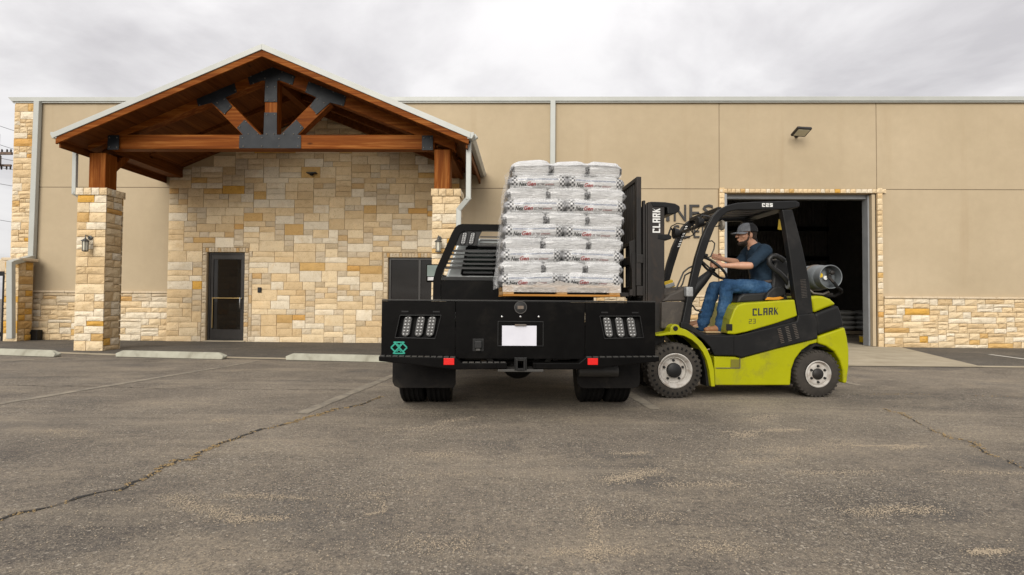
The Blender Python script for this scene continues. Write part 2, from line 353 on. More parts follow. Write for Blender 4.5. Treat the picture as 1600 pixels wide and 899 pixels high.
scuff([(200, 600), (1500, 860), (100, 860), (1500, 660), (100, 700), (1500, 760)], 12, 9000, .6)

# concrete wheel stops
def wheel_stop(a, b_, label):
    a, b_ = Vector(a), Vector(b_); d = (b_-a); ang = math.atan2(d.y, d.x); ln = d.length
    t = thing('wheel_stop', label, 'wheel stop', (*((a+b_)/2), 0), ang, 'concrete wheel stops in front of the stone wall')
    sec = [(0, 0), (.155, 0), (.135, .055), (.11, .115), (.045, .115), (.02, .055)]; h = ln/2; mb = MB(); e = .10
    lo = [(-h+(e if z > .1 else 0), y, z+.004) for y, z in sec]; hi = [(h-(e if z > .1 else 0), y, z+.004) for y, z in sec]
    mb.hull(lo, hi).build('block', CONCS, t, bevel=.012)
    for s in (-.6, .6): MB().cyl((s*h, .078, .10), (s*h, .078, .122), .012, 8).build('pin', STEELW, t)
wheel_stop((-10.6, 10.35), (-8.42, 9.93), 'pale concrete wheel stop cut by the left edge of the photo')
wheel_stop((-7.40, 10.07), (-5.30, 9.80), 'pale concrete wheel stop in front of the glass door')
wheel_stop((-4.17, 9.80), (-2.05, 9.53), 'pale concrete wheel stop running behind the left rear corner of the truck')
wheel_stop((13.2, 12.3), (15.2, 12.2), 'pale concrete wheel stop at the right edge before the stone wainscot')

# ================================================================== stones
STONE = stone_mat('cut_limestone', .30); STONER = stone_mat('rough_limestone', .8); STONEI = stone_mat('limestone_pieces', .5, True)
rs = random.Random(11); STONE_CACHE = {}
def stone_mesh(w, h, var, relief, mat):
    key = (round(w, 2), round(h, 2), var, relief, mat.name)
    if key in STONE_CACHE: return STONE_CACHE[key]
    w, h = key[0], key[1]; g_ = .005; x1, z1 = w/2-g_, h/2-g_; r_ = random.Random(hash((key[0], key[1], var)) & 0xffff)
    nx = 4 if w > .3 else 3; nz = 3; vs = []; t = .028+r_.uniform(0, .5)*relief
    for j in range(nz+1):
        for i in range(nx+1):
            x = -x1+2*x1*i/nx; z = -z1+2*z1*j/nz; e = i in (0, nx) or j in (0, nz)
            if e: x += r_.uniform(-.002, .002); z += r_.uniform(-.002, .002); y = -t+.006+relief*.4*r_.random()
            else: x += r_.uniform(-.02, .02)*min(1, w*3); z += r_.uniform(-.01, .01); y = -t-relief*r_.random()
            vs.append((x, y, z))
    fs = [(j*(nx+1)+i, j*(nx+1)+i+1, (j+1)*(nx+1)+i+1, (j+1)*(nx+1)+i) for j in range(nz) for i in range(nx)]
    ring = [i for i in range(nx+1)] + [j*(nx+1)+nx for j in range(1, nz+1)] + [nz*(nx+1)+i for i in range(nx-1, -1, -1)] + [j*(nx+1) for j in range(nz-1, 0, -1)]
    k = len(vs)
    for q in ring: vs.append((vs[q][0], .0, vs[q][2]))
    for a in range(len(ring)):
        b_ = (a+1) % len(ring); fs.append((ring[b_], ring[a], k+a, k+b_))
    me = bpy.data.meshes.new('stone'); me.from_pydata(vs, [], fs); me.materials.append(mat)
    STONE_CACHE[key] = me; return me
def stone_colour(rnd, warm=.1):
    u = rnd.random(); k = rnd.uniform(.93, 1.07)
    if u < warm*.7: c = rnd.choice([(.54, .31, .10), (.56, .36, .14), (.50, .32, .13), (.58, .33, .07)])
    elif u < warm+.14: c = (.56, .415, .24)
    elif u < warm+.40: c = (.625, .48, .295)
    elif u < warm+.66: c = (.65, .52, .34)
    else: c = (.67, .585, .45)
    return tuple(min(.75, x*k) for x in c)+(1,)
def pack(W, H, ux, uz, rnd, wmin, wmax, hs):
    nx = round(W/ux); sk = [0]*nx; H_ = round(H/uz); out = []
    while True:
        m = min(sk)
        if m >= H_: break
        i = sk.index(m); j = i
        while j < nx and sk[j] == m: j += 1
        seg = j-i; c = [q for q in range(wmin, min(wmax, seg)+1) if seg-q == 0 or seg-q >= wmin] or [seg]
        w_ = rnd.choice(c); hh = rnd.choice(hs)
        while hh*uz > w_*ux*.85 and hh > 2: hh -= 1
        if w_ == seg and rnd.random() < .75:      # level up with a neighbour so joints keep moving sideways
            nb_ = [sk[q]-m for q in (i-1, j) if 0 <= q < nx and 2 <= sk[q]-m <= 4]
            if nb_: hh = rnd.choice(nb_)
        left = H_-m
        if left-hh < 2: hh = left
        if hh > 4 and left > 4: hh = 2
        # avoid four corners meeting: rarely match the neighbour height
        for q in range(i, i+w_): sk[q] = m+hh
        out.append((i*ux, m*uz, w_*ux, hh*uz))
    return out
def subtract(rects, ox0, ox1, oz0, oz1, mn=.045):
    out = []
    for (x, z, w_, h_) in rects:
        if x >= ox1 or x+w_ <= ox0 or z >= oz1 or z+h_ <= oz0: out.append((x, z, w_, h_)); continue
        for r_ in ((x, z, ox0-x, h_), (ox1, z, x+w_-ox1, h_), (max(x, ox0), z, min(x+w_, ox1)-max(x, ox0), oz0-z), (max(x, ox0), oz1, min(x+w_, ox1)-max(x, ox0), z+h_-oz1)):
            if r_[2] > mn and r_[3] > mn: out.append(r_)
    return out
def lay_stones(rects, parent, origin, ang, relief, mat, rnd, warm=.1, limit=300, counter=None):
    """rects in wall coordinates: x along the wall, z up; origin: world point of wall zero; ang: turn of the wall about z"""
    base = Vector(parent.location); M = Matrix.Rotation(ang, 3, 'Z'); rest = MB(); cnt = counter if counter is not None else [0]
    for (x, z, w_, h_) in rects:
        me = stone_mesh(w_, h_, rnd.randrange(3), relief, mat); p = Vector(origin)+M @ Vector((x+w_/2, 0, z+h_/2))-base
        if cnt[0] < limit:
            o = bpy.data.objects.new('stone', me); COL.objects.link(o); o.parent = parent; o.location = p; o.rotation_euler = (0, 0, ang); o.color = stone_colour(rnd, warm); cnt[0] += 1
        else:
            rest.add([p+M @ v.co for v in me.vertices], [tuple(pp.vertices) for pp in me.polygons])
    if rest.v:
        o = rest.build('stone', STONEI, parent); o['kind'] = 'stuff'
    return cnt
# ================================================================== warehouse
YW = 14.13
def stucco_mat():
    m, nt, b = newmat('tan_stucco'); v = coords(nt)
    c = ramp(nt, noise_n(nt, v, .35, 4, .55), [(.3, (.375, .300, .200)), (.7, (.440, .356, .245))])
    c = mixc(nt, .8, c, ramp(nt, noise_n(nt, v, 4, 5, .7), [(.3, (.95, .95, .94)), (.7, (1.04, 1.04, 1.03))]), 'MULTIPLY')
    st = ramp(nt, noise_n(nt, coords(nt, (1.6, 1, .10)), 1.3, 5, .65, .2), [(.57, (0, 0, 0)), (.78, (1, 1, 1))])
    c = mixc(nt, mathn(nt, 'MULTIPLY', st, .40), c, (.33, .245, .15))
    L(nt, c, b.inputs['Base Color']); b.inputs['Roughness'].default_value = .93; b.inputs['Specular IOR Level'].default_value = .2
    bump(nt, b, mathn(nt, 'ADD', noise_n(nt, v, 120, 3), mathn(nt, 'MULTIPLY', noise_n(nt, v, 3.5, 3), .5)), .35, .006); return m
STUCCO = stucco_mat()
GREYTRIM = pmat('grey_painted_jamb', (.26, .27, .28), (.21, .22, .23), 3, .5, 0, .1)
DARKMETAL = pmat('interior_metal', (.26, .25, .24), (.20, .195, .19), 3, .6, .2, .1)
BRONZE = pmat('dark_bronze_frame', (.018, .016, .015), (.028, .025, .023), 5, .35, .3, .05)
SILLM = stone_mat('sill_limestone', .5, True)
bld = thing('warehouse', 'long tan stucco warehouse with white roof edge, stone wainscot and a tall open loading door', 'warehouse', (0, YW, 0))
XL, XR = -13.12, 21.0
def B(mb, name, mat, parent=bld, **k): return mb.build(name, mat, parent, world=True, **k)
DX0, DX1, DZ = 4.99, 8.71, 3.80
cols = [(-12.55, .68), (.70, 4.852), (8.754, 14.0), (14.01, 18.0), (18.01, XR)]
for x0, x1 in cols:
    B(MB().box(x0, x1, YW, YW+.25, 3.918, 6.12), 'wall_panel', STUCCO, bevel=.004)
    if x0 < 0:
        B(MB().box(x0, x1, YW, YW+.25, 1.2, 3.902), 'wall_panel', STUCCO, bevel=.004)
    else: B(MB().box(x0 if x0 > 9 or x0 < 4 else 8.84, x1 if x1 > 5 else 4.83, YW, YW+.25, 1.2, 3.902), 'wall_panel', STUCCO, bevel=.004)
B(MB().box(4.868, 8.738, YW, YW+.25, 3.918, 6.12), 'wall_panel', STUCCO, bevel=.004)
B(MB().box(XL+.02, DX0-.02, YW+.012, YW+.30, 0, 6.1), 'wall_core', STUCCO_J)
B(MB().box(DX1+.02, XR, YW+.012, YW+.30, 0, 6.1), 'wall_core', STUCCO_J)
B(MB().box(DX0-.02, DX1+.02, YW+.012, YW+.30, DZ+.02, 6.1), 'wall_core', STUCCO_J)
# roof, side and rear walls, white edge cap
B(MB().box(XL, XL+.2, YW+.31, 32, 0, 6.1), 'side_wall', STUCCO); B(MB().box(XR-.2, XR, YW+.31, 32, 0, 6.1), 'side_wall', STUCCO)
B(MB().box(XL, XR, 32, 32.2, 0, 6.1), 'rear_wall', DARKMETAL); B(MB().box(XL+.1, XR-.1, YW+.32, 31.95, 6.0, 6.09), 'roof', WHITEM)
B(MB().prism([(XL-.17, 6.215), (XR, 6.215), (XR, 6.105), (XL-.07, 6.105)], YW-.09, YW+.5), 'roof_cap', WHITEM, bevel=.008)
B(MB().box(XL-.06, XR, YW-.06, YW-.02, 6.075, 6.105), 'drip_edge', WHITEM)
# interior seen through the loading door: ribbed liner, girts, posts
rib = MB()
for i in range(90):
    x = 1.0+i*.15; rib.box(x, x+.045, 26.90, 26.96, .05, 5.9)
B(MB().box(0, 14.5, 26.96, 27.05, 0, 5.98), 'liner_wall', DARKMETAL); B(rib, 'liner_rib', DARKMETAL)['kind'] = 'stuff'
for z in (1.6, 3.1, 4.5): B(MB().box(0.3, 14.4, 26.80, 26.895, z, z+.2), 'girt', BLACKS)
B(MB().box(0, .15, YW+.31, 27, 0, 5.98), 'liner_wall', DARKMETAL); B(MB().box(14.35, 14.5, YW+.31, 26.95, 0, 5.98), 'liner_wall', DARKMETAL)
# door trim
B(MB().box(DX0-.012, DX0+.05, YW-.03, YW+.34, .02, DZ-.012), 'door_jamb', GREYTRIM, bevel=.004)
B(MB().box(DX1-.13, DX1+.012, YW+.10, YW+.34, .02, DZ-.012), 'door_jamb', GREYTRIM, bevel=.004)
B(MB().box(DX0+.06, DX1-.14, YW+.16, YW+.34, DZ-.10, DZ+.01), 'door_header', GREYTRIM, bevel=.004)
B(MB().box(DX1-.10, DX1-.02, YW-.02, YW+.09, .02, DZ-.02), 'door_jamb', STUCCO, bevel=.004)
rr = random.Random(5); cnt = [0]
# wainscots
def wains(x0, x1, lim):
    B(MB().box(x0, x1, YW-.03, YW+.005, 0, 1.205), 'mortar_or_black_backing', MORTAR)
    rects = pack(x1-x0, 1.2, .05, .04, rr, 4, 13, [3, 3, 4, 4, 4, 5, 3])
    lay_stones(rects, bld, (x0, YW-.03, 0.0), 0, .016, STONER, rr, .07, lim, cnt)
    n_ = max(1, round((x1-x0)/.9)); w_ = (x1-x0)/n_
    for i in range(n_): B(MB().prism([(x0+i*w_+.003, 1.205), (x0+(i+1)*w_-.003, 1.205), (x0+(i+1)*w_-.003, 1.255), (x0+i*w_+.003, 1.255)], YW-.085, YW-.002), 'sill_stone', SILLM, bevel=.008)
def door_stones():
    k = 0; me_rects = []
    z = 0.0
    while z < DZ+.05:
        h_ = rr.choice([.13, .15, .17, .12]); me_rects += [(-.145, z, .13, h_), (DX1-DX0+.015, z, .13, h_)]; z += h_
    x = -.145
    while x < DX1-DX0+.14:
        w_ = rr.choice([.10, .12, .14]); me_rects.append((x, DZ+.01, w_, .10)); x += w_
    return me_rects
B(MB().box(DX0-.15, DX0-.012, YW-.03, YW+.005, 0, 3.90), 'mortar_or_black_backing', MORTAR); B(MB().box(DX1+.012, DX1+.15, YW-.03, YW+.005, 0, 3.90), 'mortar_or_black_backing', MORTAR)
B(MB().box(DX0-.012, DX1+.012, YW-.03, YW+.14, DZ+.005, 3.90), 'mortar_or_black_backing', MORTAR)
lay_stones(door_stones(), bld, (DX0, YW-.032, 0), 0, .008, STONER, rr, .12, 300, cnt)
wains(8.87, 13.37, 300); wains(-12.55, -9.02, 300); wains(13.40, 19.0, 0); wains(-1.60, 4.84, 0)
# stone corner strip at the left end
cs = thing('corner_pilaster', 'tall narrow strip of rough cream and amber stone at the left end of the warehouse', 'stone pilaster', (XL+.25, YW, 0))
B(MB().box(XL, -12.62, YW-.04, YW+.30, 0, 6.07), 'core', MORTAR, cs)
rects = pack(.5, 6.05, .05, .05, rr, 3, 10, [3, 4, 4, 5, 3])
lay_stones(rects, cs, (XL, YW-.04, 0.0), 0, .016, STONER, rr, .2)
rects = pack(.30, 6.05, .05, .05, rr, 3, 6, [3, 4, 5]); lay_stones(rects, cs, (XL, YW+.26, 0), -PI/2, .016, STONER, rr, .2)

# ================================================================== stone entrance wall with two doors
EX0, EX1, YE = -9.0, -1.64, 14.02
ew = thing('stone_entrance_wall', 'broad wall of cream and amber cut stone under the timber portico, with a glass door', 'stone wall', ((EX0+EX1)/2, YE, 0))
D1 = (-8.0, -7.04, 2.25); D2 = (-3.41, -2.10, 2.14)
top = lambda x: 4.20+(1-abs(x+5.13)/4.1)*1.60      # follows the roof slope
core = MB()
def panel(x0, x1, z0, z1=None):
    if z1 is not None: core.box(x0, x1, YE, YE+.10, z0, z1); return
    n_ = 6; pts = [(x0, z0), (x1, z0)]+[(x1+(x0-x1)*i/n_, top(x1+(x0-x1)*i/n_)) for i in range(n_+1)]; core.prism(pts, YE, YE+.10)
panel(EX0, D1[0], 0); panel(D1[0], D1[1], D1[2]); panel(D1[1], D2[0], 0); panel(D2[0], D2[1], D2[2]); panel(D2[1], EX1, 0)
B(core, 'mortar_or_black_backing', MORTAR, ew)
re_ = random.Random(42)
rects = pack(EX1-EX0, 5.9, .08, .069, re_, 3, 8, [2, 2, 3, 3, 4, 2, 3])
tr = .115
rects = subtract(rects, D1[0]-tr-EX0, D1[1]+tr-EX0, 0, D1[2]+tr); rects = subtract(rects, D2[0]-tr-EX0, D2[1]+tr-EX0, 0, D2[2]+tr)
rects = [r_ for r_ in rects if r_[1]+r_[3] < top(EX0+r_[0]+r_[2]/2)+.02]
rects.sort(key=lambda r_: -(r_[2]*r_[3]))
lay_stones(rects, ew, (EX0, YE, 0), 0, .006, STONE, re_, .13)
n_ = 4; 
for side in (0, 1):   # returns
    rects = pack(.10, 4.2, .05, .07, re_, 2, 2, [2, 3, 4])
for (x0, x1, zt) in (D1, D2):       # soldier course and jamb stones round each door
    tm = MB(); x = x0-tr
    while x < x1+tr-.02:
        w_ = .078; me = stone_mesh(w_, tr-.006, re_.randrange(3), .006, STONEI); tm.add([(v.co.x+x+w_/2, v.co.y+YE, v.co.z+zt+tr/2) for v in me.vertices], [tuple(p.vertices) for p in me.polygons]); x += w_
    for xs in (x0-tr, x1):
        z = 0
        while z < zt-.03:
            h_ = re_.choice([.08, .11, .16]); h_ = min(h_, zt-z); me = stone_mesh(tr-.004, h_, re_.randrange(3), .006, STONEI); tm.add([(v.co.x+xs+tr/2, v.co.y+YE, v.co.z+z+h_/2) for v in me.vertices], [tuple(p.vertices) for p in me.polygons]); z += h_
    o = B(tm, 'door_surround', STONEI, ew); o['kind'] = 'stuff'
GLASSD = glass_mat('door_glass', (.010, .009, .008), .03, .93); GLASSD.node_tree.nodes['Principled BSDF'].inputs['Specular IOR Level'].default_value = .5
GOLD = pmat('brushed_brass', (.50, .36, .16), (.42, .30, .13), 6, .35, .9, .05)
def glass_door(x0, x1, zt, win=False):
    fr = MB(); t = .055; y0, y1 = YE+.055, YE+.115
    fr.box(x0+.004, x0+t, y0, y1, .03, zt-.004); fr.box(x1-t, x1-.004, y0, y1, .03, zt-.004); fr.box(x0+t, x1-t, y0, y1, zt-t, zt-.004); fr.box(x0+t, x1-t, y0, y1, .03, .05)
    d = B(fr, 'window' if win else 'door', BRONZE, ew, bevel=.003)
    if not win:
        leaf = MB(); a, b_ = x0+t+.006, x1-t-.006
        leaf.box(a, a+.06, y0+.012, y1-.012, .055, zt-t-.006); leaf.box(b_-.06, b_, y0+.012, y1-.012, .055, zt-t-.006)
        leaf.box(a+.06, b_-.06, y0+.012, y1-.012, .055, .30); leaf.box(a+.06, b_-.06, y0+.012, y1-.012, zt-t-.12, zt-t-.006)
        B(leaf, 'door_leaf', BRONZE, d, bevel=.004)
        B(MB().box(a+.06, b_-.06, y0+.03, y0+.036, .30, zt-t-.12), 'glass', GLASSD, d)
        B(MB().box(a+.05, b_-.02, y0-.02, y0+.004, 1.085, 1.105).box(a+.055, a+.07, y0-.01, y0+.011, .34, 1.085), 'push_bar', GOLD, d, bevel=.002)
        B(MB().tube([(b_-.05, y0+.01, 1.10), (b_-.05, y0-.05, 1.10), (b_-.05, y0-.06, 1.06), (b_-.05, y0-.06, .88), (b_-.05, y0-.05, .84), (b_-.05, y0+.01, .84)], .011, 8), 'handle', CHROME, d, smooth=True)
        B(MB().box(x0-.05, x1+.05, YE-.05, YE+.12, .005, .028), 'threshold', CONC, d)
    else:
        B(MB().box(x0+t, x1-t, y0+.03, y0+.036, .05, zt-t), 'glass', GLASSD, d)
        B(MB().box((x0+x1)/2+.1, (x0+x1)/2+.15, y0+.002, y0+.029, .05, zt-t), 'mullion', BRONZE, d)
glass_door(*D1); glass_door(*D2, win=True)
B(MB().box(EX0+.02, EX1-.02, YE+.118, YW+.011, 0, 2.6), 'mortar_or_black_backing', BLACKS, ew)  # black sheet behind the door glass, added to stand in for the dark interior
# card reader and small downlight on the stone
t = thing('card_reader', 'small black card reader box on the stone beside the glass door', 'card reader', at(403.5, 454.5, YE-.03))
B(MB().box(-6.68, -6.59, YE-.06, YE-.027, 1.24, 1.37).box(-6.665, -6.605, YE-.068, YE-.059, 1.27, 1.34), 'case', BLACKS, t, bevel=.008)
t = thing('dome_camera', 'small black security camera high on the stone wall under the beam', 'security camera', at(488, 270, YE-.03)); p = at(488, 272, YE-.05)
B(MB().box(p.x-.12, p.x+.12, YE-.15, YE-.03, p.z+.0, p.z+.03), 'mount', BLACKS, t, bevel=.006)
B(MB().lathe([(.055, 0), (.05, -.03), (.03, -.055), (.001, -.06)], (p.x, YE-.10, p.z), 'z', 16), 'dome', BLACKS, t, smooth=True)

# ================================================================== stone columns
def stone_column(x0, x1, y0, y1, zt, label, seed):
    t = thing('stone_column', label, 'stone column', ((x0+x1)/2, (y0+y1)/2, 0), 0, 'stone columns carrying the portico posts')
    d = .035; r_ = random.Random(seed)
    B(MB().box(x0+d, x1-d, y0+d, y1-d, 0, zt-.02), 'core', MORTAR, t)
    cz = zt-.155
    for (ox, oy, ang, W) in ((x0, y0+d, 0, x1-x0), (x1-d, y0+d, PI/2, y1-y0-2*d), (x1, y1-d, PI, x1-x0), (x0+d, y1-d, -PI/2, y1-y0-2*d)):
        lay_stones([(a, z, w_*W/round(W/.05)/.05, h_) for a, z, w_, h_ in [(q[0]*W/(round(W/.05)*.05), q[1]*cz/(round(cz/.05)*.05), q[2], q[3]*cz/(round(cz/.05)*.05)) for q in pack(W, cz, .05, .05, r_, 4, 12, [4, 4, 5, 6, 3, 5])]], t, (ox, oy, 0), ang, .013, STONER, r_, .10)
    e = .025; CW = x1-x0+2*e     # cap course
    for (ox, oy, ang, W) in ((x0-e, y0+d-e, 0, CW), (x1-d+e, y0+d-e, PI/2, y1-y0-2*d+2*e), (x1+e, y1-d+e, PI, CW), (x0+d-e, y1-d+e, -PI/2, y1-y0-2*d+2*e)):
        n_ = 4; lay_stones([(i*W/n_, 0, W/n_, .15) for i in range(n_)], t, (ox, oy, zt-.155), ang, .010, STONER, r_, .02)
    B(MB().box(x0+.03, x1-.03, y0+.03, y1-.03, zt-.05, zt-.005), 'cap_bed', SILLM, t)
    return t
CZ = at(145, 293, 11.2).z
stone_column(-9.10, -8.50, 11.20, 11.72, CZ, 'square column of rough cream stone at the left front of the portico, with a lantern', 21)
stone_column(-1.86, -1.30, 11.20, 11.72, CZ, 'square column of rough cream stone behind the truck cab, at the right front of the portico', 23)
IRON = pmat('lantern_iron', (.10, .10, .09), (.06, .06, .06), 8, .5, .5, .2)
GLOW = pmat('lantern_frosted_glass', (.55, .52, .42), rough=.3)
def lantern(x, z, y, label):
    t = thing('wall_lantern', label, 'wall lamp', (x, y, z), 0, 'iron lanterns on the stone columns')
    MB().lathe([(.045, 0), (.045, -.02), (.02, -.03)], (0, 0, .13), 'y', 16).build('wall_plate', IRON, t, smooth=True)
    MB().tube([(0, -.02, .13), (0, -.07, .16), (0, -.13, .17), (0, -.13, .12)], .009, 8).build('arm', IRON, t, smooth=True)
    MB().lathe([(.001, .13), (.012, .125), (.02, .10), (.075, .06), (.08, .05), (.07, .045)], (0, -.13, 0), 'z', 6).build('roof', IRON, t)
    MB().lathe([(.047, .045), (.042, -.13)], (0, -.13, 0), 'z', 6).build('glass', GLOW, t)
    b_ = MB()
    for k in range(6):
        a = 2*PI*k/6; b_.bar((.056*math.cos(a), -.13+.056*math.sin(a), .045), (.050*math.cos(a), -.13+.050*math.sin(a), -.14), .008, .008, (1, 0, 0))
    b_.lathe([(.06, -.14), (.06, -.155), (.02, -.165)], (0, -.13, 0), 'z', 6); b_.build('cage', IRON, t)
lantern(at(141, 376, 11.2).x, at(141, 381, 11.1).z, 11.205, 'black iron lantern on the front of the left stone column')
lantern(at(686.5, 380, 11.2).x, at(686.5, 382, 11.1).z, 11.205, 'iron lantern on the stone column behind the truck headache rack')

# ================================================================== timber portico
WX = wood_mat('stained_timber_x', (.11, .027, .004), (.175, .048, .006), (.29, .112, .026), 'x'); WZ = wood_mat('stained_timber_z', (.11, .027, .004), (.175, .048, .006), (.29, .112, .026), 'z')
WY = wood_mat('stained_timber_y', (.085, .025, .006), (.13, .042, .009), (.19, .07, .017), 'y')
SOFF = wood_mat('soffit_boards', (.085, .028, .008), (.13, .044, .012), (.18, .065, .018), 'y')
PLATE = pmat('dark_steel_plate', (.009, .0115, .015), (.016, .019, .024), 3, .5, .0, .12, 25, dirt=((.05, .05, .05), .2, 6), spec=.22)
BOLT = pmat('bolt_head', (.16, .14, .12), (.10, .09, .08), 8, .5, .7)
XC = -5.13; YF = 10.80; XEL, XER = at(86, 205, YF).x, at(735, 207, YF).x; ZE = at(735, 207, YF).z; XC = (XEL+XER)/2
ZP = at(410, 69, YF).z
po = thing('timber_portico', 'gabled timber porch roof with exposed truss, steel plates and white metal roof edge', 'portico', (XC, 11.4, 0))
sl_ = (ZP-ZE)/(XER-XC)
zr = lambda x, off=0: ZP-abs(x-XC)*sl_-off
def slope(x0, x1, o0, o1, y0, y1):   # a slab hung o0..o1 under the roof surface
    return MB().prism([(x0, zr(x0, o0)), (x1, zr(x1, o0)), (x1, zr(x1, o1)), (x0, zr(x0, o1))], y0, y1)
for s, xe in ((-1, XEL), (1, XER)):
    a, b_ = sorted((XC+.0*s, xe))
    B(slope(a, b_, 0, .025, YF-.02, YW), 'roof', WHITEM, po)
    B(slope(a, b_, .0251, .125, YF-.045, YF-.005), 'rake_trim', WHITEM, po, bevel=.004)
    a2, b2 = sorted((XC, xe-s*.03)); B(slope(a2, b2, .1252, .25, YF-.02, YF+.03), 'rake_board', WX, po, bevel=.004)
    a3, b3 = sorted((XC, xe-s*.06)); B(slope(a3, b3, .04, .17, YF+.032, YW), 'roof_deck', SOFF, po)
    # soffit boards, each a piece
    nb = 14
    for i in range(nb):
        xa, xb = XC+s*(4.02*i/nb), XC+s*(4.02*(i+1)/nb-.006)
        xa, xb = sorted((xa, xb)); B(slope(xa, xb, .172, .19, YF+.034, YE-.02), 'soffit_board', SOFF, po)
    B(MB().box(*sorted((xe-s*.06, xe-s*.09)), YF+.034, YW, zr(xe, .30), zr(xe, .045)), 'eave_board', WY, po)
    # gutter
    B(MB().prism([(xe-s*.055, ZE-.005), (xe+s*.07, ZE-.005), (xe+s*.075, ZE-.05), (xe+s*.035, ZE-.13), (xe-s*.055, ZE-.13)], YF-.03, YW), 'gutter', WHITEM, po, bevel=.006)
# truss: posts, chords, king post, struts
YT0, YT1 = 11.38, 11.62
T = lambda px, py: (lambda p: (p.x, p.z))(at(px, py, YT0))
Z6 = lambda x, y: T(370+x/5.62, 90+y/5.62)
kx = Z6(302, 300)[0]
mir = lambda pts: [(2*kx-x, z) for x, z in pts]
PX = (T(141, 250)[0], T(167, 250)[0]); PXR = (T(679, 250)[0], T(703.5, 250)[0])
zc0, zc1 = T(560, 233.3)[1], T(560, 210.8)[1]
for x0, x1 in (PX, PXR):
    B(MB().box(x0, x1, YT0-.03, YT0+.30, CZ-.01, zr((x0+x1)/2, .45)), 'post', WZ, po, bevel=.012)
B(MB().box(PX[1]+.002, PXR[0]-.002, YT0, YT1, zc0, zc1), 'tie_beam', WX, po, bevel=.012)
rt = lambda x: T(425, 101)[1]-abs(x-kx)*.392; rb_ = lambda x: rt(x)-.285
xs_r = PXR[1]+.1
for f in (lambda q: q, mir):
    B(MB().prism(f([(kx+.001, rt(kx)), (xs_r, rt(xs_r)), (xs_r, rb_(xs_r)), (kx+.001, rb_(kx))]), YT0+.001, YT1), 'rafter', WX, po, bevel=.01)
    B(MB().prism(f([Z6(375, 682), Z6(700, 355), Z6(825, 405), Z6(540, 682)]), YT0+.004, YT1-.03), 'strut', WX, po, bevel=.008)
    B(MB().prism(f([Z6(632, 212), Z6(965, 342), Z6(940, 430), Z6(822, 397), Z6(705, 500), Z6(640, 432), Z6(700, 352), Z6(602, 306)]), YT0-.014, YT0-.001), 'steel_plate', PLATE, po, bevel=.002)
kw = .128; B(MB().box(kx-kw, kx+kw, YT0+.003, YT1-.01, zc1+.002, rb_(kx+kw)+.05), 'king_post', WZ, po, bevel=.008)
half = [Z6(302, 800), Z6(565, 800), Z6(565, 685), Z6(535, 680), Z6(590, 620), Z6(525, 548), Z6(385, 680), Z6(354, 680), Z6(354, 485), Z6(302, 485)]
full = half[:-1]+[half[-1]]; full = half[1:-1]+mir(half[1:-1])[::-1]
B(MB().prism(full, YT0-.014, YT0-.001), 'steel_plate', PLATE, po, bevel=.002)
half = [Z6(302, 82), Z6(515, 165), Z6(490, 243), Z6(385, 205), Z6(356, 205), Z6(356, 392)]
full = half+mir(half[1:])[::-1]
B(MB().prism(full, YT0-.014, YT0-.001), 'steel_plate', PLATE, po, bevel=.002)
bl = [(55, 708), (60, 782), (222, 782), (375, 782), (540, 782), (545, 708), (105, 675), (185, 675), (265, 675), (330, 675), (415, 675), (500, 675), (225, 708), (375, 715), (268, 503), (335, 503), (30, 608), (85, 565), (565, 612), (520, 562), (272, 380), (335, 380), (272, 262), (338, 262), (250, 185), (375, 190), (310, 92), (222, 127), (400, 130), (125, 168), (148, 228), (495, 175), (465, 235), (642, 222), (745, 262), (850, 305), (950, 345), (925, 420), (770, 400), (655, 430), (700, 495), (615, 290), (710, 370)]
bm_ = []
for x, y in bl:
    p = Z6(x, y); bm_.append(p)
    if x > 600: bm_.append(mir([p])[0])
for p in bm_: B(MB().lathe([(.016, 0), (.014, -.008), (.006, -.013)], (p[0], YT0-.013, p[1]), 'y', 8), 'bolt', BOLT, po)
for x0, x1, s in ((T(170.5, 220)[0], T(188, 220)[0], 1), (T(660, 220)[0], T(677, 220)[0], 1)):
    z0, z1 = T(180, 235)[1], T(180, 212.5)[1]
    B(MB().box(x0, x1, YT0-.046, YT0-.033, z0, z1), 'steel_plate', PLATE, po, bevel=.002)
    for dx in (.04, x1-x0-.04):
        for dz in (.05, z1-z0-.05): B(MB().lathe([(.016, 0), (.014, -.008), (.006, -.013)], (x0+dx, YT0-.045, z0+dz), 'y', 8), 'bolt', BOLT, po)
# side beams back to the wall, knee braces, ridge beam, common rafters, rear wall plate
for x0, x1 in (PX, PXR):
    B(MB().box(x0+.02, x1-.02, YT0+.302, YW-.02, zc0-.02, zc0+.24), 'side_beam', WY, po, bevel=.01)
    xm0, xm1 = x0+.05, x1-.05
    B(MB().hull([(xm0, YT0+.302, zc0-.45), (xm0, YT0+.302, zc0-.25), (xm0, YT0+.55, zc0-.021), (xm0, YT0+.75, zc0-.021)], [(xm1, YT0+.302, zc0-.45), (xm1, YT0+.302, zc0-.25), (xm1, YT0+.55, zc0-.021), (xm1, YT0+.75, zc0-.021)]), 'knee_brace', WZ, po, bevel=.006)
B(MB().box(kx-.09, kx+.09, YT1+.01, YE-.02, zr(XC, .48), zr(XC, .22)), 'ridge_beam', WY, po, bevel=.008)
for yy in (12.7, 13.75):
    for f in (lambda q: q, mir):
        B(MB().prism(f([(kx+.10, rt(kx+.1)-.0), (xs_r, rt(xs_r)), (xs_r, rt(xs_r)-.2), (kx+.10, rt(kx+.1)-.2)]), yy, yy+.1), 'rafter', WY, po, bevel=.006)
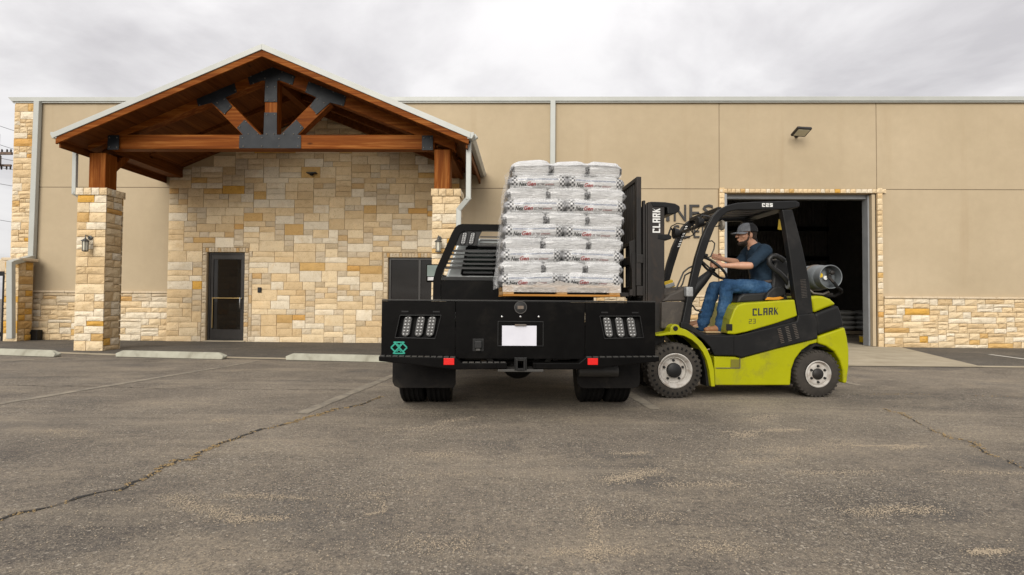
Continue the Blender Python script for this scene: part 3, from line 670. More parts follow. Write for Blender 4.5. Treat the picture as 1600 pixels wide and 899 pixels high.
# downspouts
def downspout(pts, label, wdt=.11, dep=.09):
    t = thing('downspout', label, 'downspout', pts[-1], 0, 'white square downspouts')
    base = Vector(pts[-1])
    for a, b_ in zip(pts[:-1], pts[1:]):
        a, b_ = Vector(a), Vector(b_); d = (b_-a).normalized()
        ref = Vector((0, -1, 0))
        mb = MB(); mb.bar(a-d*.03-base, b_+d*.03-base, wdt, dep, ref) if abs(d.y) < .9 else mb.bar(a-d*.03-base, b_+d*.03-base, wdt, dep)
        mb.build('pipe', WHITEM, t, bevel=.012)
    return t
def rel(pts): return pts
ds = lambda px, py, Y: tuple(at(px, py, Y))
downspout([ds(743, 214, 11.0), ds(732.5, 222, 11.0), ds(732, 310, 11.0), ds(717, 328, 11.1), (at(717, 328, 11.12).x, 11.12, .05)], 'white downspout elbowing from the right corner of the portico roof behind its stone column', .10, .08)
downspout([(XEL+.03, 11.0, ZE-.1), (at(118, 235, 11.35).x, 11.35, at(118, 235, 11.35).z), (at(116.5, 302, 11.35).x, 11.35, at(116, 302, 11.35).z), (-9.03, 11.58, at(122, 316, 11.5).z-.02)], 'short white downspout at the left portico eave ending behind the left stone column', .085, .07)
downspout([(.69, YW-.06, 6.09), (.69, YW-.06, .1)], 'tall straight white downspout on the stucco above the bag pallet', .13, .10)
downspout([(-12.50, YW-.08, 6.08), tuple(at(50, 402, YW-.08)), tuple(at(17, 411, 13.15)), (at(18, 500, 13.15).x, 13.15, .12)], 'tall white downspout at the left end of the warehouse that bends over the low pier', .14, .11)
for z, y in ((.10, 13.1),):
    pass

# flood light, power box, hydrant-like box, left pier, gate
t = thing('flood_light', 'small rectangular bronze floodlight mounted high on the stucco above the loading door', 'floodlight', at(1245, 210, YW-.02))
p = at(1252, 206, YW-.30)
Mx = Matrix.Rotation(R(-28), 3, 'X') @ Matrix.Rotation(R(14), 3, 'Z')
B(MB().obox(p, (.38, .30, .06), Matrix.Rotation(R(10), 3, 'Z') @ Matrix.Rotation(R(-24), 3, 'X')), 'housing', BRONZE, t, bevel=.01)
LENS = pmat('flood_lens', (.55, .52, .40), (.45, .42, .30), 30, .3)
ML = Matrix.Rotation(R(10), 3, 'Z') @ Matrix.Rotation(R(-24), 3, 'X'); B(MB().obox(p+ML @ Vector((0, 0, -.034)), (.30, .21, .012), ML), 'lens', LENS, t)
q = at(1244, 212.5, YW-.01); B(MB().lathe([(.05, 0), (.05, -.03), (.02, -.05)], (q.x, YW, q.z), 'y', 12).tube([(q.x, YW-.03, q.z), (p.x-.02, YW-.12, p.z-.05), p], .02, 8), 'bracket', BRONZE, t, smooth=True)
t = thing('ground_box', 'black electrical box with a small pipe at the foot of the left wainscot', 'electrical box', (-12.25, 13.95, 0))
B(MB().box(-12.42, -12.20, 13.88, 14.04, .01, .26), 'case', BLACKS, t, bevel=.01); B(MB().tube([(-12.36, 13.87, .2), (-12.5, 13.7, .18), (-12.55, 13.62, .03)], .022, 8), 'pipe', BLACKS, t, smooth=True)
pr = thing('stone_pier', 'low amber stone pier with flat cap beside the black gate at the far left', 'stone pier', (at(20, 470, 13.7).x, 13.73, 0))
PY0, PY1, PX0, PX1, PZ = 13.48, 13.98, at(53, 470, 13.95).x-.34, at(53, 470, 13.95).x, at(30, 403, 13.5).z
B(MB().box(PX0+.03, PX1-.03, PY0+.03, PY1-.03, 0, PZ-.02), 'core', MORTAR, pr); rq = random.Random(31)
for (ox, oy, ang, W) in ((PX0, PY0+.03, 0, PX1-PX0), (PX1-.03, PY0+.03, PI/2, .42), (PX0+.03, PY1-.03, -PI/2, .42)):
    lay_stones(pack(W, PZ-.1, .05, .05, rq, 4, 10, [3, 4, 3]), pr, (ox, oy, 0), ang, .02, STONER, rq, .55)
B(MB().box(PX0-.05, PX1+.07, PY0-.05, PY1-.0, PZ-.07, PZ), 'cap', SILLM, pr, bevel=.012)
pr2 = thing('stone_pier', 'amber stone gate pier cut by the left edge of the photo', 'stone pier', (-14.2, 13.4, 0))
wl = thing('garden_wall', 'low cream capped wall above the black gate at the left edge', 'wall', (-14.6, 13.7, 0))
B(MB().box(-16.2, PX0-.01, 13.76, 13.94, 1.72, PZ-.02), 'lintel', SILLM, wl, bevel=.01)
bpy.data.objects.remove(pr2)
gt = thing('black_gate', 'black metal gate with vertical bars at the left edge of the photo', 'gate', (-14.0, 13.55, 0))
gx = at(9, 470, 13.5).x
B(MB().box(gx-.10, gx, 13.5, 13.6, 0.01, 1.70).box(gx-2.6, gx-.101, 13.52, 13.58, 1.60, 1.70).box(gx-2.6, gx-.101, 13.52, 13.58, .12, .22), 'gate_frame', BLACKS, gt, bevel=.006)
for i in range(18): B(MB().box(gx-2.55+i*.13, gx-2.55+i*.13+.06, 13.535, 13.565, .22, 1.60), 'bar', BLACKS, gt)

# sign letters on the stucco behind the mast
SIGN = pmat('dark_sign_letter', (.022, .02, .019), rough=.5)
def text_obj(txt, size, ext, name, mat, parent, M, bold=0.0, shear=0.0, space=1.0, warp=None, width=None):
    cu = bpy.data.curves.new(name, 'FONT'); cu.body = txt; cu.size = size; cu.extrude = ext; cu.offset = bold*size; cu.shear = shear; cu.space_character = space; cu.resolution_u = 2
    tmp = bpy.data.objects.new('t', cu); COL.objects.link(tmp); dg = bpy.context.evaluated_depsgraph_get(); dg.update()
    me = bpy.data.meshes.new_from_object(tmp.evaluated_get(dg)); bpy.data.objects.remove(tmp); me.name = name
    if width:
        xs = [v.co.x for v in me.vertices]; k = width/(max(xs)-min(xs)); x0 = min(xs)
        for v in me.vertices: v.co.x = (v.co.x-x0)*k
    for v in me.vertices:
        p = Vector((v.co.x, -v.co.z, v.co.y)); p = warp(p) if warp else p; v.co = M @ p
    me.materials.clear(); me.materials.append(mat)
    o = bpy.data.objects.new(name, me); COL.objects.link(o); o.parent = parent; return o
sg = thing('wall_sign', 'dark cut letters fixed to the stucco behind the forklift mast', 'sign', at(1040, 372, YW))
base = Vector(sg.location)
for ch, px0, px1, py in (('I', 1041, 1046, 345.5), ('N', 1053, 1072, 345.5), ('E', 1077.5, 1093, 345.5), ('S', 1098, 1115, 345.5)):
    p = at(px0, py, YW-.03); q = at(px1, py, YW-.03); text_obj(ch, .60, .02, 'letter', SIGN, sg, Matrix.Translation(Vector((p.x, YW-.022, p.z))-base), .0, width=q.x-p.x)
for ch, px0, px1, py in (('S', 1052, 1062, 371.5), ('E', 1068, 1078, 371.5), ('E', 1084, 1093, 371.5), ('D', 1097, 1107, 371.5)):
    p = at(px0, py, YW-.03); q = at(px1, py, YW-.03); text_obj(ch, .46, .02, 'letter', SIGN, sg, Matrix.Translation(Vector((p.x, YW-.022, p.z))-base), .0, width=q.x-p.x)

# utility pole and its wires beyond the left edge
WOODP = wood_mat('weathered_pole', (.10, .07, .05), (.14, .10, .08), (.18, .14, .11), 'z'); YPOLE = 42.0
p = at(-4, 240, YPOLE); up = thing('utility_pole', 'weathered utility pole with crossarm and insulators at the left edge of the sky', 'utility pole', (p.x, YPOLE, 0))
zc = p.z
MB().tube([(0, 0, 0), (0, 0, zc+1.5)], [.17, .12], 12).build('pole', WOODP, up, smooth=True)
MB().box(-1.2, 1.15, -.07, .07, zc-.1, zc+.1).build('crossarm', WOODP, up); MB().box(-1.2, 1.1, -.07, .07, zc-1.0, zc-.85).build('crossarm', WOODP, up)
for x in (-1.1, -.5, .35, .75, 1.05):
    MB().lathe([(.03, .1), (.07, .14), (.05, .2), (.07, .25), (.03, .33)], (x, 0, zc), 'z', 10).build('insulator', BRONZE, up, smooth=True)
    MB().lathe([(.03, 0), (.07, -.06), (.04, -.12), (.07, -.18), (.03, -.25)], (x, 0, zc-1.0), 'z', 10).build('insulator', BRONZE, up, smooth=True)
MB().lathe([(.16, -.9), (.2, -.85), (.2, -.25), (.16, -.2)], (.35, -.3, zc), 'z', 14).build('transformer', STEELW, up, smooth=True)
WIRE = pmat('wire', (.05, .05, .055), rough=.6)
for i, (py0, py1, lab) in enumerate(((213, 222, 'topmost thin wire'), (183, 195, 'steep upper wire'), (242, 246, 'wire just under the crossarm'), (258, 256, 'thicker wire below the crossarm'), (283, 283, 'low wire over the stone corner'), (340, 338, 'lowest faint wire left of the stone corner'))):
    a = at(-60, py0-8, YPOLE); b_ = at(200, py1+30 if i < 2 else py1, YPOLE); pts = [a.lerp(b_, k/10)-Vector((0, 0, .8*math.sin(PI*k/10))) for k in range(11)]
    o = MB().tube(pts, .018, 5).build('power_line', WIRE); tag(o, lab+' crossing the sky at the left edge', 'power line', 'overhead wires at the left edge')
# goods inside the dark warehouse
for (px, py, label) in ((1333, 517, 'wrapped pallet of pale sacks standing deep inside the dark warehouse'),):
    x, y = at(px, 520, 20.0).x, 20.0; t = thing('stored_pallet', label, 'pallet', (x, y, 0)); SACK = pmat('stored_sack', (.35, .35, .34), rough=.4, bmp=.4)
    MB().box(-.6, .6, -.5, .5, .03, .14).build('pallet', STUCCO_J, t)
    for k in range(4):
        for j in (-.3, .3): MB().ell((j, 0, .24+k*.17), (.32, .5, .1), 12, 8).build('sack', SACK, t, smooth=True)
t = thing('cardboard_box', 'small orange brown box just inside the loading door jamb', 'box', (at(1353, 531, 15.6).x, 15.6, .02)); MB().box(-.12, .12, -.1, .1, 0, .16).build('carton', YELLOW, t, bevel=.004); MB().box(-.13, .13, -.11, .11, .161, .175).build('lid', CONC, t)
# ================================================================== flatbed truck
MT = Matrix.Translation((-0.04, 5.07, 0)) @ Matrix.Rotation(R(3.3), 4, 'Z')
def K(px, py, y=0.0): p = frame_hit(MT, px, py, y); return (p.x, p.z)
Z5 = lambda x, y, d=0.0: K(580+x/2.996, 340+y/2.996, d)
STEELD = pmat('dull_edge_steel', (.035, .034, .032), (.055, .052, .048), 5, .5, .3, .2, 30, dirt=((.05, .035, .02), .3, 4))
tk = thing('flatbed_truck', 'black steel flatbed truck seen square from the rear with dual rear wheels and green emblem', 'truck', (-0.04, 5.07, 0), R(3.3))
WB = 1.232; ZT = 1.062; ZB = .56
def holed_panel(mb, x0, x1, z0, z1, hx, hz, y0, y1):      # rectangle with a slanted hole: hx = four hole corners
    o = [(x0, z0), (x1, z0), (x1, z1), (x0, z1)]; h = hx; vs = []
    for y in (y0, y1): vs += [(p[0], y, p[1]) for p in o+h]
    fs = []
    for i in range(4):
        j = (i+1) % 4; fs += [(i, j, 4+j, 4+i), (8+j, 8+i, 12+i, 12+j), (i, 8+i, 8+j, j), (4+i, 4+j, 12+j, 12+i)]
    return mb.add(vs, fs)
xs1, xs2 = K(712, 500)[0], K(914, 500)[0]
hl = [Z5(112, 563), Z5(300, 567), Z5(328, 458), Z5(135, 458)]
hr = [Z5(1092, 567), Z5(1275, 563), Z5(1258, 462), Z5(1070, 462)]
mb = MB(); holed_panel(mb, -WB, xs1-.003, ZB, ZT-.012, hl, None, 0, .012); mb.build('rear_panel', BLACKP, tk, bevel=.003)
mb = MB(); holed_panel(mb, xs2+.003, WB, ZB, ZT-.012, hr, None, 0, .012); mb.build('rear_panel', BLACKP, tk, bevel=.003)
MB().box(xs1, xs2, -.002, .012, ZB-.02, ZT-.012).build('rear_panel', BLACKP, tk, bevel=.003)
MB().box(-WB, WB, -.004, 3.05, ZT-.011, ZT).build('deck', BLACKS, tk, bevel=.004)
MB().box(-WB, WB, -.003, .055, ZT+.0005, ZT+.004).build('tail_edge', STEELD, tk)
for s in (-1, 1): MB().box(*sorted((s*WB, s*(WB-.04))), .013, 3.05, .86, ZT-.012).build('side_rail', BLACKP, tk, bevel=.004)
for s in (-1, 1): MB().box(*sorted((s*WB, s*(WB-.03))), 1.65, 2.95, .45, .855).build('side_box', BLACKP, tk, bevel=.006)
for i in range(7): MB().box(-1.1, 1.1, .35+i*.42, .42+i*.42, .95, ZT-.012).build('cross_member', BLACKS, tk)
for s in (-1, 1): MB().box(s*.43-.04, s*.43+.04, .02, 6.8, .66, .88).build('frame_rail', BLACKS, tk)
LED = pmat('led_reflector', (.28, .28, .275), (.16, .16, .16), 60, .25, .4, 0); LENSG = pmat('lamp_lens', (.10, .10, .10), (.07, .07, .07), 20, .15, 0, 0, spec=.8)
def oval(mb, c, w_, h_, lean, y0, y1, n=10):
    pts = []; r_ = w_/2; hh = h_/2-r_
    for k in range(2*n+2):
        a = PI*k/n if k <= n else PI*(k-1)/n
        cx, cz = r_*math.cos(a), r_*math.sin(a)+(hh if k <= n else -hh); pts.append((c[0]+cx+cz*lean, c[1]+cz))
    mb.prism(pts, y0, y1); return mb
def lamp(parent, c, lean, w_=.068, h_=.185, y=.0, dots=(2, 6)):
    o = oval(MB(), c, w_+.014, h_+.014, lean, y+.03, y+.055).build('lamp', RUBBERC, parent, bevel=.003)
    oval(MB(), c, w_, h_, lean, y+.018, y+.0295).build('lens', LENSG, o, bevel=.004)
    d = MB()
    for i in range(dots[1]):
        for j in range(dots[0]):
            zz_ = (i-(dots[1]-1)/2)*(h_*.78/(dots[1]-1)); xx = (j-(dots[0]-1)/2)*w_*.44
            d.ell((c[0]+xx+zz_*lean, y+.0175, c[1]+zz_), (.0125, .006, .0125), 8, 6)
    d.build('led_cluster', LED, o, smooth=True)
for hole, cs_, lean in ((hl, ((165, 510), (226, 510), (279, 510)), .16), (hr, ((1111, 514), (1167, 514), (1222, 514)), -.16)):
    cx = sum(p[0] for p in hole)/4; cz = sum(p[1] for p in hole)/4; g_ = 1.0
    bx = MB().box(min(p[0] for p in hole)-.03, max(p[0] for p in hole)+.03, .06, .075, min(p[1] for p in hole)-.03, max(p[1] for p in hole)+.03).build('lamp_recess', RUBBERC, tk)
    rim = MB()
    for i in range(4): a, b_ = hole[i], hole[(i+1) % 4]; rim.bar((a[0], -.002, a[1]), (b_[0], -.002, b_[1]), .008, .010, (0, 1, 0))
    rim.build('recess_rim', BLACKS, bx, bevel=.003)
    for c in cs_: lamp(bx, Z5(*c), lean)
    for k in range(2):
        a = hole[3]; b_ = hole[2]; t_ = .12+.76*k; MB().box(a[0]+(b_[0]-a[0])*t_-.03, a[0]+(b_[0]-a[0])*t_+.03, -.004, 0, a[1]+.028, a[1]+.040).build('fold_line', BLACKS, tk)
# round gauge, three marker bolts, plate recess with blank plate, socket
c = Z5(699, 421); rg = MB().lathe([(.001, -.010), (.045, -.010), (.055, -.007), (.057, 0)], (c[0], -.002, c[1]), 'y', 28).build('filler_cap', DARKPL, tk, smooth=True)
MB().box(c[0]-.028, c[0]+.028, -.018, -.0125, c[1]-.016, c[1]+.014).build('gauge_window', STEELW, rg, bevel=.002)
ring = MB().lathe([(.050, -.0135), (.057, -.0135), (.057, -.0095), (.050, -.0095), (.050, -.0135)], (c[0], -.002, c[1]), 'y', 28).build('ring', STEELD, rg)
for x in (612, 699, 784):
    c = Z5(x, 465); MB().lathe([(.001, -.009), (.008, -.008), (.012, -.003), (.012, 0)], (c[0], -.002, c[1]), 'y', 12).build('marker_bolt', CHROME, tk, smooth=True)
a, b_ = Z5(592, 603), Z5(806, 486)
fr = MB(); t = .006; X0, X1, Q0, Q1 = a[0], b_[0], a[1], b_[1]
fr.box(X0, X1, -.008, -.0025, Q0, Q0+t).box(X0, X1, -.008, -.0025, Q1-t, Q1).box(X0, X0+t, -.008, -.0025, Q0+t, Q1-t).box(X1-t, X1, -.008, -.0025, Q0+t, Q1-t)
pf = fr.build('plate_bracket', BLACKS, tk, bevel=.002)
PLW = pmat('blank_white_plate', (.60, .60, .66), (.54, .54, .60), 6, .45, 0, .02, 9)
a, b_ = Z5(612, 600), Z5(774, 507); MB().box(a[0], b_[0], -.011, -.0085, a[1], b_[1]).box(a[0]+.01, b_[0]-.01, -.0084, -.003, a[1]+.01, b_[1]-.01).build('licence_plate', PLW, pf, bevel=.001)
a, b_ = Z5(672, 507), Z5(726, 500); MB().box(a[0], b_[0], -.03, -.0025, a[1], b_[1]).build('plate_lamp', STEELW, pf, bevel=.003)
c = Z5(501, 597); so_ = MB().box(c[0]-.05, c[0]+.05, -.007, -.0025, c[1]-.056, c[1]+.056).build('trailer_socket', BLACKS, tk, bevel=.006)
MB().box(c[0]-.034, c[0]+.034, -.035, -.0075, c[1]-.03, c[1]+.04).build('socket_cap', DARKPL, so_, bevel=.008); MB().box(c[0]-.02, c[0]+.02, -.03, -.0075, c[1]-.052, c[1]-.031).build('socket_latch', STEELD, so_, bevel=.004)
# green crossed emblem: two zig-zag outlines
GREEN = pmat('teal_green_vinyl', (.005, .27, .19), (.005, .25, .175), 4, .45, 0, 0)
em = MB(); E5 = lambda x, y: (lambda p: (p[0], -.004, p[1]))(Z5(x, y))
segs = [((93, 609), (112, 590)), ((93, 609), (112, 628)), ((168, 609), (149, 590)), ((168, 609), (149, 628)), ((106, 582), (158, 637)), ((155, 582), (103, 637)), ((108, 584), (153, 584)), ((108, 636), (153, 636)), ((112, 594), (149, 594)) , ((112, 626), (149, 626))]
for k, (a, b_) in enumerate(segs[:8]): em.bar(Vector(E5(*a))+Vector((0, -.0004*k, 0)), Vector(E5(*b_))+Vector((0, -.0004*k, 0)), .012, .002, (0, 1, 0))
for a, b_ in (((120, 590), (131, 600)), ((141, 590), (131, 600)), ((120, 629), (131, 618)), ((141, 629), (131, 618))): em.bar(Vector(E5(*a))+Vector((0, -.004, 0)), Vector(E5(*b_))+Vector((0, -.004, 0)), .007, .002, (0, 1, 0))
em.build('emblem', GREEN, tk)
# rear bumper in two wings with tread edge
yb = -.13
Z5b = lambda x, y: K(580+x/2.996, 340+y/2.996, yb)
for wing in ([(35, 650), (396, 656), (424, 681), (632, 681), (632, 709), (390, 713), (200, 690), (35, 673)], [(1349, 653), (1005, 656), (985, 672), (972, 682), (763, 682), (763, 709), (985, 712), (1180, 692), (1349, 674)]):
    pts = [Z5b(*p) for p in wing]; MB().prism(pts, yb, -.0025).build('bumper_wing', BLACKP, tk, bevel=.006)
    tr_ = MB()
    for a, b_ in (zip(pts[:3], pts[1:4])):
        ln = math.hypot(b_[0]-a[0], b_[1]-a[1]); n_ = max(1, int(ln/.055))
        for i in range(n_):
            if ln < .12: break
            t0, t1 = (i+.12)/n_, (i+.88)/n_; tr_.bar((a[0]+(b_[0]-a[0])*t0, yb+.03, a[1]+(b_[1]-a[1])*t0+.003), (a[0]+(b_[0]-a[0])*t1, yb+.03, a[1]+(b_[1]-a[1])*t1+.003), .05, .008)
    tr_.build('tread_grip', STEELD, tk)['kind'] = 'stuff'
REDR = pmat('red_reflector', (.62, .006, .004), (.55, .005, .004), 60, .3, 0, .1)
for x0, x1 in ((339, 389), (1013, 1061)):
    a, b_ = Z5b(x0, 690), Z5b(x1, 659); MB().box(a[0], b_[0], yb-.006, yb-.0005, a[1], b_[1]).build('reflector', REDR, tk, bevel=.002)
# hitch receiver and step
yh = -.15; Kh = lambda x, y: K(580+x/2.996, 340+y/2.996, yh)
a, b_ = Kh(677, 716), Kh(722, 664); w_ = .016; h = MB(); h.box(a[0], a[0]+w_, yh, .3, a[1], b_[1]).box(b_[0]-w_, b_[0], yh, .3, a[1], b_[1]).box(a[0]+w_, b_[0]-w_, yh, .3, b_[1]-w_, b_[1]).box(a[0]+w_, b_[0]-w_, yh, .3, a[1], a[1]+w_)
h.box(a[0]-.012, a[0]-.001, yh-.0, yh+.03, a[1]-.0, b_[1]+.012).box(b_[0]+.001, b_[0]+.012, yh, yh+.03, a[1], b_[1]+.012).box(a[0]-.012, b_[0]+.012, yh, yh+.03, b_[1]+.001, b_[1]+.013); h.build('hitch_receiver', BLACKS, tk, bevel=.003)
a, b_ = Kh(592, 724), Kh(808, 709); MB().box(a[0], b_[0], yh+.01, .1, a[1]-.0, a[1]+.022).build('hitch_step', STEELD, tk, bevel=.004)
for s in (-1, 1): MB().bar((b_[0] if s > 0 else a[0], .08, a[1]+.03), (s*.43, .35, .7), .05, .05).build('hitch_arm', BLACKS, tk)
for x0, x1 in ((585, 636), (758, 770)):
    a, b_ = Kh(x0, 709), Kh(x1, 682); MB().box(a[0], b_[0], -.14, -.02, a[1], b_[1]).build('bumper_end', BLACKP, tk, bevel=.004)
# axle, wheels, mud flaps
YA = .93; TR = .395
def tyre_mb(cx, wd, r, rim, n=40):
    mb = MB(); h = wd/2
    prof = [(rim, -h*.8), (rim+.02, -h*.92), (r*.80, -h), (r*.94, -h*.96), (r*.985, -h*.86)]
    for k in range(9):
        x = -h*.80+k*h*.2; e = .012 if k % 2 else 0; prof += [(r-e, x), (r-e, x+h*.17)] if k < 9 else []
    prof = [p for p in prof if p[1] < h*.85]+[(r*.985, h*.86), (r*.94, h*.96), (r*.80, h), (rim+.02, h*.92), (rim, h*.8)]
    return mb.lathe(prof, (cx, YA, TR), 'x', n)
for s in (-1, 1):
    for d in (1.052, .785):
        wh = tyre_mb(s*d, .245, TR, .21).build('wheel', RUBBERC, tk, smooth=True)
        MB().lathe([(.21, -.10), (.205, -.09), (.13, -.02), (.06, -.02), (.001, -.02)], (s*d, YA, TR), 'x', 24).build('rim', STEELW, wh, smooth=True)
    xc = s*.915
    yf_ = .44; P0 = K(613 if s < 0 else 1000, 600, yf_)[0]; P1 = K(712 if s < 0 else 901.5, 600, yf_)[0]; x0, x1 = sorted((P0, P1)); zb = K(660, 606.5, yf_)[1]; zt = .62
    c_ = .06; MB().prism([(x0, zt), (x0, zb+c_), (x0+.02, zb+.02), (x0+c_, zb), (x1-c_*(.4 if s < 0 else 1), zb), (x1-.012, zb+.02), (x1, zb+c_*(.6 if s < 0 else 1)), (x1, zt)], yf_, yf_+.012).build('mud_flap', RUBBER, tk, bevel=.003)
    MB().box(x0, x1, yf_+.013, YA+.6, .80, .82).build('wheel_arch', BLACKP, tk)
MB().cyl((-.9, YA, TR), (.9, YA, TR), .06, 16).build('rear_axle', BLACKS, tk, smooth=True); MB().ell((.03, YA, TR+.0), (.17, .17, .16)).build('differential', BLACKS, tk, smooth=True)
for s in (-1, 1):
    MB().bar((s*.5, .3, .60), (s*.5, YA, .50), .06, .05).bar((s*.5, YA, .50), (s*.5, 1.7, .62), .06, .05).build('leaf_spring', BLACKS, tk)
    MB().cyl((s*.33, .8, .42), (s*.36, .62, .66), .035, 12).build('shock_absorber', STEELW, tk, smooth=True)
a = K(905, 579, .35); b_ = K(950, 579, .35); MB().lathe([(.055, 0), (.055, b_[0]-a[0]+.1), (.049, b_[0]-a[0]+.1), (.049, 0), (.055, 0)], (a[0], .38, a[1]-.01), 'x', 20).build('exhaust_pipe', STEELD, tk, smooth=True)
rh = random.Random(3)
for i in range(16):
    x = -.62+i*.085+rh.uniform(-.02, .02)
    MB().box(x, x+rh.uniform(.02, .07), .20, .26, .55-rh.uniform(.01, .05), .60).build('bracket', BLACKS, tk)
MB().box(-.5, .5, .3, .4, .50, .60).build('rear_crossmember', BLACKS, tk); MB().tube([(-.4, .25, .53), (-.2, .22, .49), (.1, .25, .50), (.4, .22, .53)], .012, 8).build('wiring_loom', RUBBERC, tk, smooth=True)
# headache rack
YR = 3.0; Z4 = lambda x, y: K(640+x/5.994, 330+y/5.994, YR)
xc_r = K(803, 400, YR)[0]
out = [Z4(220, 832), Z4(224, 640), Z4(250, 545), Z4(395, 215), Z4(425, 160), Z4(455, 135), Z4(490, 124)]
inn = [Z4(292, 832), Z4(294, 640), Z4(318, 560), Z4(440, 290), Z4(470, 215), Z4(495, 195), Z4(520, 186)]
mirr = lambda pts: [(2*xc_r-x, z) for x, z in pts]
hk = MB()
for f in (lambda q: q, mirr):
    o_, i_ = f(out), f(inn)
    for k in range(len(o_)-1): hk.prism([o_[k], o_[k+1], i_[k+1], i_[k]], YR-.04, YR+.06)
o1, i1 = out[-1], inn[-1]; o2, i2 = mirr([o1])[0], mirr([i1])[0]; hk.prism([o1, o2, i2, i1], YR-.04, YR+.06)
hr_ = hk.build('headache_rack', BLACKP, tk, bevel=0)
zl = Z4(300, 650)[1]; x0 = inn[0][0]+.001; x1 = 2*xc_r-x0
MB().box(x0, x1, YR-.02, YR+.0, ZT+.001, zl).build('lower_panel', BLACKP, hr_, bevel=.002)
MB().prism([(x0+.0, zl+.001), (x1, zl+.001), (x1-.02, Z4(0, 612)[1]), (x0+.02, Z4(0, 612)[1])], YR-.03, YR+.03).build('ledge', BLACKS, hr_, bevel=.004)
def innx(z):
    for (xa, za), (xb, zb_) in zip(inn[:-1], inn[1:]):
        if za <= z <= zb_: return xa+(xb-xa)*(z-za)/max(1e-6, zb_-za)
    return inn[-1][0]
for yt, yb2, lx in ((482, 496, 0), (400, 414, 0), (298, 308, 640), (520, 541, 0), (440, 458, 0), (362, 382, 0), (262, 278, 640), (232, 243, 640), (314, 325, 620)):
    za, zb_ = Z4(0, yb2)[1], Z4(0, yt)[1]; xa = innx(zb_)+.001 if not lx else Z4(lx, yt)[0]+.03
    MB().hull([(xa, YR-.03, za), (xa, YR-.028, zb_-.004), (xa, YR+.035, zb_+.012), (xa, YR+.033, za+.012)], [(2*xc_r-xa, YR-.03, za), (2*xc_r-xa, YR-.028, zb_-.004), (2*xc_r-xa, YR+.035, zb_+.012), (2*xc_r-xa, YR+.033, za+.012)]).build('slat', BLACKS, hr_, bevel=.002)
for f, ln in ((lambda q: q, .22), (mirr, -.22)):
    pl = MB().prism(f([Z4(400, 325), Z4(470, 200), Z4(500, 187), Z4(680, 187), Z4(655, 235), Z4(630, 325)]), YR-.012, YR+.001).build('lamp_panel', BLACKS, hr_, bevel=.003)
    for cx in (510, 585):
        c = f([Z4(cx, 258)])[0]; o = oval(MB(), c, .085, .20, ln, YR-.020, YR-.0125).build('lamp', RUBBERC, hr_, bevel=.003); 
        d = MB()
        for i in range(6):
            for j in range(2): d.ell((c[0]+(j-.5)*.03+(i-2.5)*.022*ln, YR-.0215, c[1]+(i-2.5)*.024), (.012, .006, .012), 8, 5)
        oval(MB(), c, .062, .175, ln, YR-.0235, YR-.0205).build('lens', LENSG, o, bevel=.001); d.build('led_cluster', LED, o, smooth=True)
# cab beyond the rack
PAINTS = pmat('silver_truck_paint', (.50, .53, .52), (.46, .49, .48), 2, .3, .3, 0, coat=.6)
CGLASS = glass_mat('cab_glass', (.02, .03, .025), .03, .72)
def rounded(w_, z0, z1, zs, k=.12, tum=.14):     # cab cross-section in x,z
    return [(-w_, z0), (-w_, zs), (-w_+tum, z1-k), (-w_+tum+k*.6, z1-.02), (-w_+tum+k*1.6, z1), (w_-tum-k*1.6, z1), (w_-tum-k*.6, z1-.02), (w_-tum, z1-k), (w_, zs), (w_, z0)]
yc = 3.30; cs0 = rounded(.93, .75, 1.99, 1.42)
lo = [(x, yc, z) for x, z in cs0]; hi = [(x, yc+1.5, z) for x, z in cs0]; hi2 = [(x*(.95 if z > 1.4 else 1), yc+2.2, 1.35+(z-1.35)*.15 if z > 1.35 else z) for x, z in cs0]
cb_ = MB(); n_ = len(cs0); cb_.add(lo+hi+hi2, [tuple(range(n_)), tuple(range(3*n_-1, 2*n_-1, -1))]+[(i+k*n_, i+n_+k*n_, (i+1) % n_+n_+k*n_, (i+1) % n_+k*n_) for i in range(n_) for k in (0, 1)])
cab = cb_.build('cab', PAINTS, tk, bevel=.03, seg=3)
MB().prism([(-.70, 1.45), (-.62, 1.86), (.62, 1.86), (.70, 1.45)], yc-.012, yc-.002).build('rear_window', CGLASS, cab, bevel=.004)
wf = MB()
for a, b_ in (((-.70, 1.45), (-.62, 1.86)), ((-.62, 1.86), (.62, 1.86)), ((.62, 1.86), (.70, 1.45)), ((.70, 1.45), (-.70, 1.45)), ((-.22, 1.45), (-.21, 1.86)), ((.22, 1.45), (.21, 1.86))): wf.bar((a[0], yc-.016, a[1]), (b_[0], yc-.016, b_[1]), .035, .012, (0, 1, 0))
wf.build('window_frame', RUBBERC, cab)
MB().box(-.62, .62, yc-.03, yc-.005, 1.40, 1.43).build('body_crease', PAINTS, cab)
for s in (-1, 1):
    MB().hull([(s*.935, yc+.25, 1.42), (s*.935, yc+1.35, 1.42), (s*.812, yc+1.25, 1.84), (s*.812, yc+.3, 1.84)], [(s*.925, yc+.25, 1.42), (s*.925, yc+1.35, 1.42), (s*.80, yc+1.25, 1.84), (s*.80, yc+.3, 1.84)]).build('side_window', CGLASS, cab)
MB().box(-.85, .85, yc+2.2, yc+3.2, .7, 1.30).build('bonnet', PAINTS, tk, bevel=.12, seg=4); MB().box(-.98, .98, yc+3.2, yc+3.35, .45, .7).build('front_bumper', CHROME, tk, bevel=.03)
